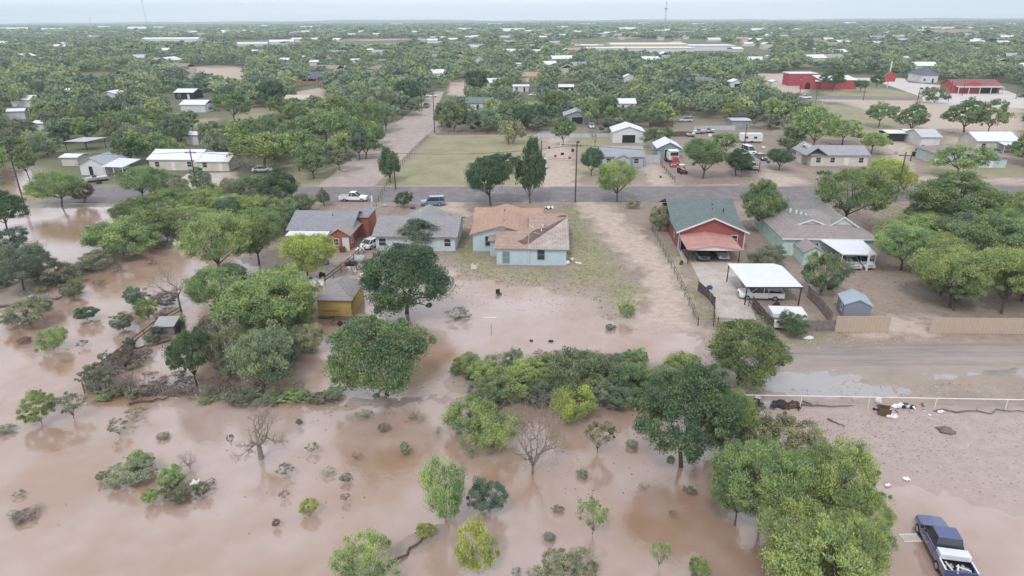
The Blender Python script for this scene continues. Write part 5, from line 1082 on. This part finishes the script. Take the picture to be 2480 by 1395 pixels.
J(736,690,'blue_tarp','bright blue tarp heap under the yellow-green tree','sheet',(2.6,1.2,.5),bl,30,.3); J(765,690,'white_tarp','white and grey sheeting heap beside the blue tarp','sheet',(2.2,2.0,.6),wh,10,.3); J(782,668,'black_bag','black bag by the dark fence and the white sheeting','bag',(.9,.7,.6),bk)
J(862,632,'motorcycle_heap','heap of white and black yard machines beside the dark fence','bag',(2.0,1.4,1.0),gy); J(872,618,'plastic_shell','white shell on the heap of yard machines','sheet',(1.1,.8,.4),wh,40,.9); J(850,642,'black_heap','black heap in front of the yard machines','bag',(1.5,.9,.7),bk); J(845,655,'white_bucket','white bucket near the dark fence','drum',(.5,.5,.5),wh)
J(885,648,'white_slab','pale concrete slab in the yard by the big dark tree','box',(1.8,1.2,.1),CONC); J(700,835,'blue_tarp_flooded','dark blue tarp half under the water in the left woods','sheet',(3.0,1.0,.35),bl,20,.0); J(712,850,'white_sheet','pale sheet hanging at the water edge by the dark blue tarp','sheet',(.6,1.4,.4),gy,0,.1)
J(440,600,'white_box','white box at the left of the pale mesquite','box',(.7,.6,1.0),wh); J(425,594,'white_board','small white board beside the white box','box',(.6,.3,.5),wh); J(410,584,'white_bucket','tiny white bucket on the brown bank','drum',(.35,.35,.4),wh); J(215,556,'tyre_pile','pale and dark junk at the right shore of the pond','bag',(.8,.6,.9),gy); J(262,608,'white_bottle','white container floating below the green thicket','drum',(.3,.3,.6),wh); J(250,597,'white_ball','round white float under the green thicket','bag',(.5,.5,.4),wh)
J(48,785,'white_post','white post leaning at the left bank brush','box',(.2,.2,1.3),wh,20); J(66,783,'white_bucket','white bucket beside the leaning post','drum',(.4,.4,.35),wh); J(470,1175,'foam_block','white panel on the right of the debris island','sheet',(.8,.6,.25),wh,10,.15); J(345,1145,'drift_branch','pale drift branch across the debris island','log',(3.6,.07,.2),TRIM,2,.1)
J(1000,1325,'drift_log','long dark drift log in the bottom flood','log',(4.6,.11,.2),BARK,52,-.06); J(375,970,'drift_log','dark drift log in front of the debris fence','log',(4.5,.12,.3),BARK,18,-.05); J(650,968,'reed_bank','long brown bank of drift reeds left of the round flooded tree','log',(10,.16,.3),DRIFT,-2,-.08); J(770,966,'reed_bank','brown drift bank touching the round flooded tree','log',(5,.2,.3),DRIFT,-2,-.08)
J(60,735,'drift_bank','dark heap of drift wood along the left bank','log',(9,.25,.4),DRIFT,28,-.08); J(330,848,'drift_bank','brown drift heap half way down the sunken fence','log',(6,.18,.4),DRIFT,45,-.05); J(1208,712,'sunken_chair','small dark chair standing in the flooded yard','chair',(.6,.6,.9),bk,30,-.35); J(1187,768,'white_pipe','thin white pipe lying in the flooded yard','box',(1.7,.06,.05),wh,0,-.1); J(1190,808,'thin_post','thin dark post standing in the flooded yard','box',(.05,.05,1.4),DRIFT,0,-.2)
J(1370,640,'white_drum','white tank at the corner of the pale blue house','bag',(.9,.7,.7),wh); J(1382,630,'white_drum','smaller pale tank behind the white tank','bag',(.7,.6,.5),wh); J(1288,824,'floating_lump','dark lump floating in the flooded yard, left one','bag',(.4,.3,.2),bk,0,-.1); J(1334,826,'floating_lump','dark lump floating in the flooded yard, right one','bag',(.5,.4,.25),bk,0,-.1)
J(1330,505,'white_rubbish','white rubbish pile at the roadside above the torn roof','sheet',(1.6,1.0,.3),wh,0,.15); J(2098,655,'white_pole_base','leaning white board under the light mesquite','box',(.25,.15,3),wh,8); J(1960,822,'rubble','small heap of pale rubble by the dark bush','bag',(1.2,.7,.4),TRIM); J(1120,770,'floating_brush','dark floating brush beside the big dark tree','log',(2,.15,.3),DRIFT,10,-.08)
CL = [(905,560),(1095,600),(1110,560),(930,500),(1000,505),(1120,540),(1640,590),(1650,640),(1720,700),(1880,740),(1900,700),(1960,690),(2010,700),(1560,400),(1600,430),(1680,400),(1720,330),(1760,345),(1850,360),(1860,395),(1400,345),(1330,360),(1345,380),(1380,385),(1990,420),(2160,350),(2250,380),(2330,385),(700,600),(720,640),(790,640),(830,610),(1150,650),(1400,640),(460,430),(600,430),(240,445),(860,660),(880,670),(2170,372)]
for i, (x, y) in enumerate(CL):
    k = ['drum', 'box', 'open', 'bag', 'sheet'][i % 5]; J(x, y, 'yard_junk', 'small piece of junk lying in a yard or lot among the houses', k, (rng.uniform(.4, 1.1), rng.uniform(.4, .9), rng.uniform(.3, .8)), rng.choice([wh, gy, bk, bn, bl, PIPE]), rng.uniform(0, 180), .02, 'junk', 'junk in the yards')
for i in range(26): J(rng.uniform(2105, 2260), rng.uniform(978, 1006), 'flood_scrap', 'white and dark flood scrap caught along the middle of the pipe fence', rng.choice(['sheet', 'bag', 'box']), (rng.uniform(.15, .5), rng.uniform(.1, .3), rng.uniform(.06, .2)), rng.choice([wh, wh, bk, DRIFT, gy]), rng.uniform(0, 180), .02, 'rubbish', 'flood scrap on the pipe fence')
for i in range(16): J(rng.uniform(1835, 1960), rng.uniform(978, 990), 'broken_branch', 'dark branches and trash packed against the left end of the pipe fence', rng.choice(['log', 'bag', 'open']), (rng.uniform(.5, 1.3), rng.uniform(.06, .1) if 0 else .12, rng.uniform(.1, .35)), rng.choice([bk, DRIFT, bn]), rng.uniform(0, 180), .02, 'branch', 'branches at the left end of the pipe fence')
J(905,440,'white_mailbox','white mailbox post right of the white pickup','box',(.25,.25,1.1),wh) if False else J(901,489,'mailbox','white mailbox post right of the white pickup','box',(.25,.25,1.2),wh); J(1345,352,'white_post','tall white post at the corner of the lane','box',(.15,.15,3.2),wh) if False else None
P = G(1303, 372); tag(MB().tube((0, 0, 0), (0, 0, 4.2), .07).tube((0, 0, 4.2), (.6, 0, 4.3), .06).build('white_post', PIPE, loc=P), 'tall thin white post at the back right corner of the fenced field', 'post')
P = G(2148, 212); e = empty('red_sign', P, 0, 'red sign board on a tall pole at the parking lot', 'sign'); MB().tube((0, 0, 0), (0, 0, 13), .3).build('pole', TRIM, e); MB().prism([(-3, 3), (3, 3), (3.3, 5.5), (0, 8), (-3.3, 5.5)], 'y', -.8, -.35).build('board', PR, e)
J(2212,378,'black_bin','black bin on the drive near the brown cottage','drum',(.9,.9,1.1),bk); J(1630,405,'red_barrel','red barrels between truck tractor and red tractor','bag',(1.5,.8,1.0),PR); J(1362,375,'tyre_stack','dark tyre under the pipe frame','drum',(.9,.9,.5),TYRE)
# ---------------------------------------------------------------- woods filling the middle and far distance
fr = np.random.RandomState(31)
# small homes half hidden in the far town
hn = 0
while hn < 140:
    x = fr.uniform(-.75, .8); y = fr.uniform(420, 1900); X = x*y
    if x < -.1 and fr.rand() < .5: continue
    px, py = proj((X, y, 0)); hn += 1
    H = Bld('distant_house', 'small house roof showing between the trees of the far town', Vector((X, y, 0)), None, 'house', float(fr.choice([-3, 87, 12, -20])), 'house roofs in the far town')
    wm_, d, hh = fr.uniform(10, 20), fr.uniform(8, 12), fr.uniform(4, 6.5); H.wall(0, 0, wm_, d, hh, WC['C']); H.gable(0, 0, wm_, d, hh, 2, 'x', RC[str(fr.choice(list('WWWGLBTSW')))])
bpy.context.view_layer.update()
RECT = []
for e in [o for o in COL.objects if o.parent is None and o.get('category') in ('house', 'shed', 'garage', 'carport', 'building', 'trailer', 'greenhouse', 'warehouse', 'car', 'truck', 'van', 'boat', 'camper', 'sign')]:
    if (e.get('category') in ('car', 'truck', 'van') and e.location.y < 120): continue
    xs_, ys_ = [], []
    for c_ in e.children:
        if c_.type == 'MESH':
            for q in c_.bound_box:
                a, b_ = proj(c_.matrix_world @ Vector(q)); xs_.append(a); ys_.append(b_)
    if xs_: RECT.append((min(xs_), min(ys_), max(xs_), max(ys_), e.location.y, e.name.startswith('distant')))
RECT = np.array(RECT)
CLEAR = [[(800,460),(1000,290),(1056,220),(1140,185),(1145,240),(1110,250),(1062,270),(1060,318),(1330,318),(1330,460)], [(1330,330),(1560,335),(1600,400),(1780,420),(1960,415),(2480,440),(2600,520),(700,520),(760,450)],
    [(1955,235),(2500,215),(2500,335),(2330,318),(2180,318),(1960,312)], [(1640,312),(1760,312),(1800,400),(1650,400)], [(575,265),(700,262),(690,285),(640,300),(520,310),(440,312),(470,290)], [(715,205),(800,208),(780,250),(700,250)],
    [(455,160),(600,164),(608,192),(455,192)], [(175,172),(310,172),(310,192),(175,192)], [(800,92),(1010,92),(980,112),(850,113)], [(1370,92),(1700,92),(1880,118),(1870,142),(1740,138),(1370,126)], [(1820,180),(1965,170),(2250,192),(2480,205),(2480,250),(1880,236)],
    [(0,262),(110,268),(100,300),(0,310)], [(380,225),(540,225),(530,290),(400,270)], [(1960,310),(2200,330),(2260,400),(2480,400),(2480,440),(2160,440)], [(560,96),(740,92),(740,112),(560,116)], [(340,92),(510,90),(510,104),(340,106)], [(560,412),(680,420),(640,480),(420,485),(400,430)], [(0,395),(110,400),(110,520),(0,520)], [(1500,330),(1530,330),(1900,330),(1900,312),(1500,312)]]
CP = [np.array(c_, float) for c_ in CLEAR]
def projv(P):
    R_ = np.array(RM.transposed()); q = (P-np.array([0, 0, CAMZ])) @ R_.T; return CW/2+FPX*q[:, 0]/-q[:, 2], CH/2-FPX*q[:, 1]/-q[:, 2], FPX/-q[:, 2]
def cand(y0, y1, cell, w0, w1, h0, h1, keep=.85):
    rows = []
    for y in np.arange(y0, y1, cell):
        X = np.arange(-(.80*y+40), .80*y+40, cell); P = np.stack([X, np.full(len(X), y), np.zeros(len(X))], 1); rows.append(P)
    P = np.vstack(rows); P[:, :2] += fr.uniform(-.48, .48, (len(P), 2))*cell
    P = P[fr.rand(len(P)) < keep*np.clip(1.0+.25*nfield(P[:, :2], 60, 9), .5, 1)*np.where(P[:, 1] > 520, 1-np.clip((-nfield(P[:, :2], 260, 6)-.5)*3, 0, .95), 1)]
    w = fr.uniform(w0, w1, len(P)); h = fr.uniform(h0, h1, len(P))
    u, v, s_ = projv(P); Q = P.copy(); Q[:, 2] = h; u2, v2, _ = projv(Q)
    ok = (u > -80) & (u < CW+80)
    for c_ in CP:
        for vv in (v-2, (v+v2)/2): ok &= sdf(np.stack([u, vv], 1), [c_]) < 0
    for x0, yt, x1, yb, Y, far_ in RECT:
        ax0, ax1 = u-w*s_*.42, u+w*s_*.42; ox = np.minimum(ax1, x1)-np.maximum(ax0, x0); oy = np.minimum(v, yb)-np.maximum(v2, yt)
        ov = np.clip(ox, 0, None)*np.clip(oy, 0, None)/max(1, (x1-x0)*(yb-yt))
        ok &= ~((ov > (.42 if far_ else (.3 if Y > 230 else .15))) & (P[:, 1] < Y+6)) & ~((ox > 0) & (np.abs(P[:, 1]-Y-4) < 7) & ((Y < 400) & (not far_)))
    T = np.array(TREES)
    near_ = P[:, 1] < 330
    for tx, ty, tw, _h in T[(T[:, 1] > 120) & (T[:, 1] < 420)]: ok &= ~(near_ & (np.hypot(P[:, 0]-tx, P[:, 1]-ty) < (tw+w)*.36))
    return P[ok], w[ok], h[ok]
P, w, h = cand(148, 330, 7.0, 6.5, 11, 5, 8.5, .95); order = np.argsort(P[:, 1]); NI = 165
cls = ['mesquite tree in the dense woods left of the side street', 'tree in the neighbourhood behind the fenced field', 'tree among the houses and lots on the right beyond the road']
for i in order[:NI]:
    u = P[i, 0]/P[i, 1]; k = 0 if u < -.17 else (1 if u < .2 else 2)
    mk(TR.choice(['mround', 'mspread', 'mspread', 'mround', 'mbush']), P[i], w[i], h[i], TR.choice('LMMFFBDOM' if k else 'LLMMFFOB'), 'tree', cls[k], 'tree', ['woodland mesquites left of the side street', 'trees behind the fenced field', 'trees on the right beyond the road'][k])
def stamps(seed, n_, size):
    r = np.random.RandomState(seed); nl = max(4, n_//9); V, lv, _ = crown(seed, 'round' if seed % 2 else 'spread', nl, max(1, n_//nl), size, .75, 1.1); return V, lv
def mega(name, parts, lab):
    VV, LV = [], []
    for P_, w_, h_, n_, size in parts:
        st = [stamps(60+i, n_, size) for i in range(5)]; k = fr.randint(0, 5, len(P_)); an = fr.rand(len(P_))*6.28; off = fr.normal(0, .3, len(P_))
        for j in range(5):
            I = np.where(k == j)[0]
            if not len(I): continue
            V0, l0 = st[j]; c_, s_ = np.cos(an[I])[:, None], np.sin(an[I])[:, None]
            X = (V0[None, :, 0]*c_-V0[None, :, 1]*s_)*w_[I][:, None]+P_[I, 0][:, None]; Y = (V0[None, :, 0]*s_+V0[None, :, 1]*c_)*w_[I][:, None]+P_[I, 1][:, None]
            Z = np.maximum(V0[None, :, 2], .02)*h_[I][:, None]; VV.append(np.stack([X, Y, Z], 2).reshape(-1, 3)); LV.append(np.clip((l0[None, :]-.5)*.55+off[I][:, None]+.5, 0, 1).ravel())
    V = np.vstack(VV); lv = np.concatenate(LV); me = npmesh(name, V, np.arange(len(V)).reshape(-1, 4), [LEAF], {'lv': ('FACE', lv)}); o = bpy.data.objects.new(name, me); COL.objects.link(o)
    o.color = (.26, .325, .21, 1); tag(o, lab, 'woods', kind='stuff'); return o
r_ = order[NI:]; A = cand(330, 700, 8.6, 8.5, 14, 5, 10, .97); B_ = cand(700, 1600, 12.5, 13, 19, 5, 9, .95); C_ = cand(1600, 5200, 29, 28, 42, 5, 10, .8)
mega('far_woods', [(P[r_], w[r_], h[r_], 600, .11), (*A, 240, .14), (*B_, 60, .3), (*C_, 12, .5)], 'continuous green tree cover stretching back to the horizon')
# grass and straw tufts over the yards and banks
NT = 26000; gx = fr.uniform(-95, 95, NT*5); gy = fr.uniform(50, 142, NT*5); ix = np.clip(np.searchsorted(xs, gx), 0, NX-1); iy = np.clip(np.searchsorted(ys, gy), 0, NY-1); k = iy*NX+ix
pr_ = (.12+.9*grass[k])*(sdn[k] > .6)*(1-np.clip(pale[k]*1.5, 0, 1))*(1-np.clip(lane[k]*2, 0, 1))*(1-np.clip(pb[k]*1.2, 0, .97))*(np.abs(gx) < gy*.8)*(gy < 127.5); I = np.where(fr.rand(NT*5) < pr_)[0][:NT]
n_ = len(I); B3 = np.repeat(np.stack([gx[I], gy[I], np.zeros(n_)-.02], 1), 3, 0)+fr.uniform(-.12, .12, (3*n_, 3))*np.array([1, 1, 0]); an = fr.rand(3*n_)*6.28; hh = fr.uniform(.04, .15, 3*n_); ww = fr.uniform(.03, .09, 3*n_)
dx = np.stack([np.cos(an), np.sin(an), np.zeros(3*n_)], 1)*ww[:, None]; tp = np.stack([fr.normal(0, .08, 3*n_), fr.normal(0, .08, 3*n_), hh], 1)
me = npmesh('grass_tufts', np.stack([B3-dx, B3+dx, B3+dx*.3+tp, B3-dx*.3+tp], 1).reshape(-1, 3), np.arange(12*n_).reshape(-1, 4), [LEAF], {'lv': ('FACE', np.repeat(fr.rand(n_), 3))}); o = bpy.data.objects.new('grass_tufts', me); COL.objects.link(o); o.color = (.36, .325, .21, 1)
tag(o, 'short straw-coloured grass and weeds growing over the yards and verges', 'grass', kind='stuff')
# low hills on the horizon
v = []; f = []; N_ = 160
for i in range(N_+1):
    x = -8800+17600*i/N_; hgt = 10+4*math.sin(i*.21)+3*math.sin(i*.53+1)+14*math.exp(-((i-62)/16)**2)
    v += [(x, 8700, -.5), (x, 9300, hgt), (x, 10000, -.5)]
for i in range(N_):
    for j in range(2): f.append((i*3+j, (i+1)*3+j, (i+1)*3+j+1, i*3+j+1))
tag(MB().add(v, f).build('hills', mat('hill_scrub', (.1, .12, .07), .95, .2, .01), smooth=True), kind='structure')
# haze
hm = bpy.data.materials.new('haze'); hm.use_nodes = True; nt = hm.node_tree; nt.nodes.clear(); o_ = nt.nodes.new('ShaderNodeOutputMaterial'); pv_ = nt.nodes.new('ShaderNodeVolumePrincipled')
pv_.inputs['Color'].default_value = (.82, .92, 1, 1); pv_.inputs['Density'].default_value = 1.6e-4; pv_.inputs['Anisotropy'].default_value = .2; nt.links.new(pv_.outputs[0], o_.inputs['Volume'])
hz = MB().box(-9300, -120, -1.8, 9300, 10700, 230).build('haze', hm); tag(hz, 'pale blue air haze over the whole plain', 'haze', kind='stuff')
S.render.engine = 'CYCLES'; S.cycles.max_bounces = 6; S.cycles.diffuse_bounces = 3; S.cycles.glossy_bounces = 2; S.cycles.transmission_bounces = 3; S.cycles.volume_bounces = 1; S.cycles.transparent_max_bounces = 4
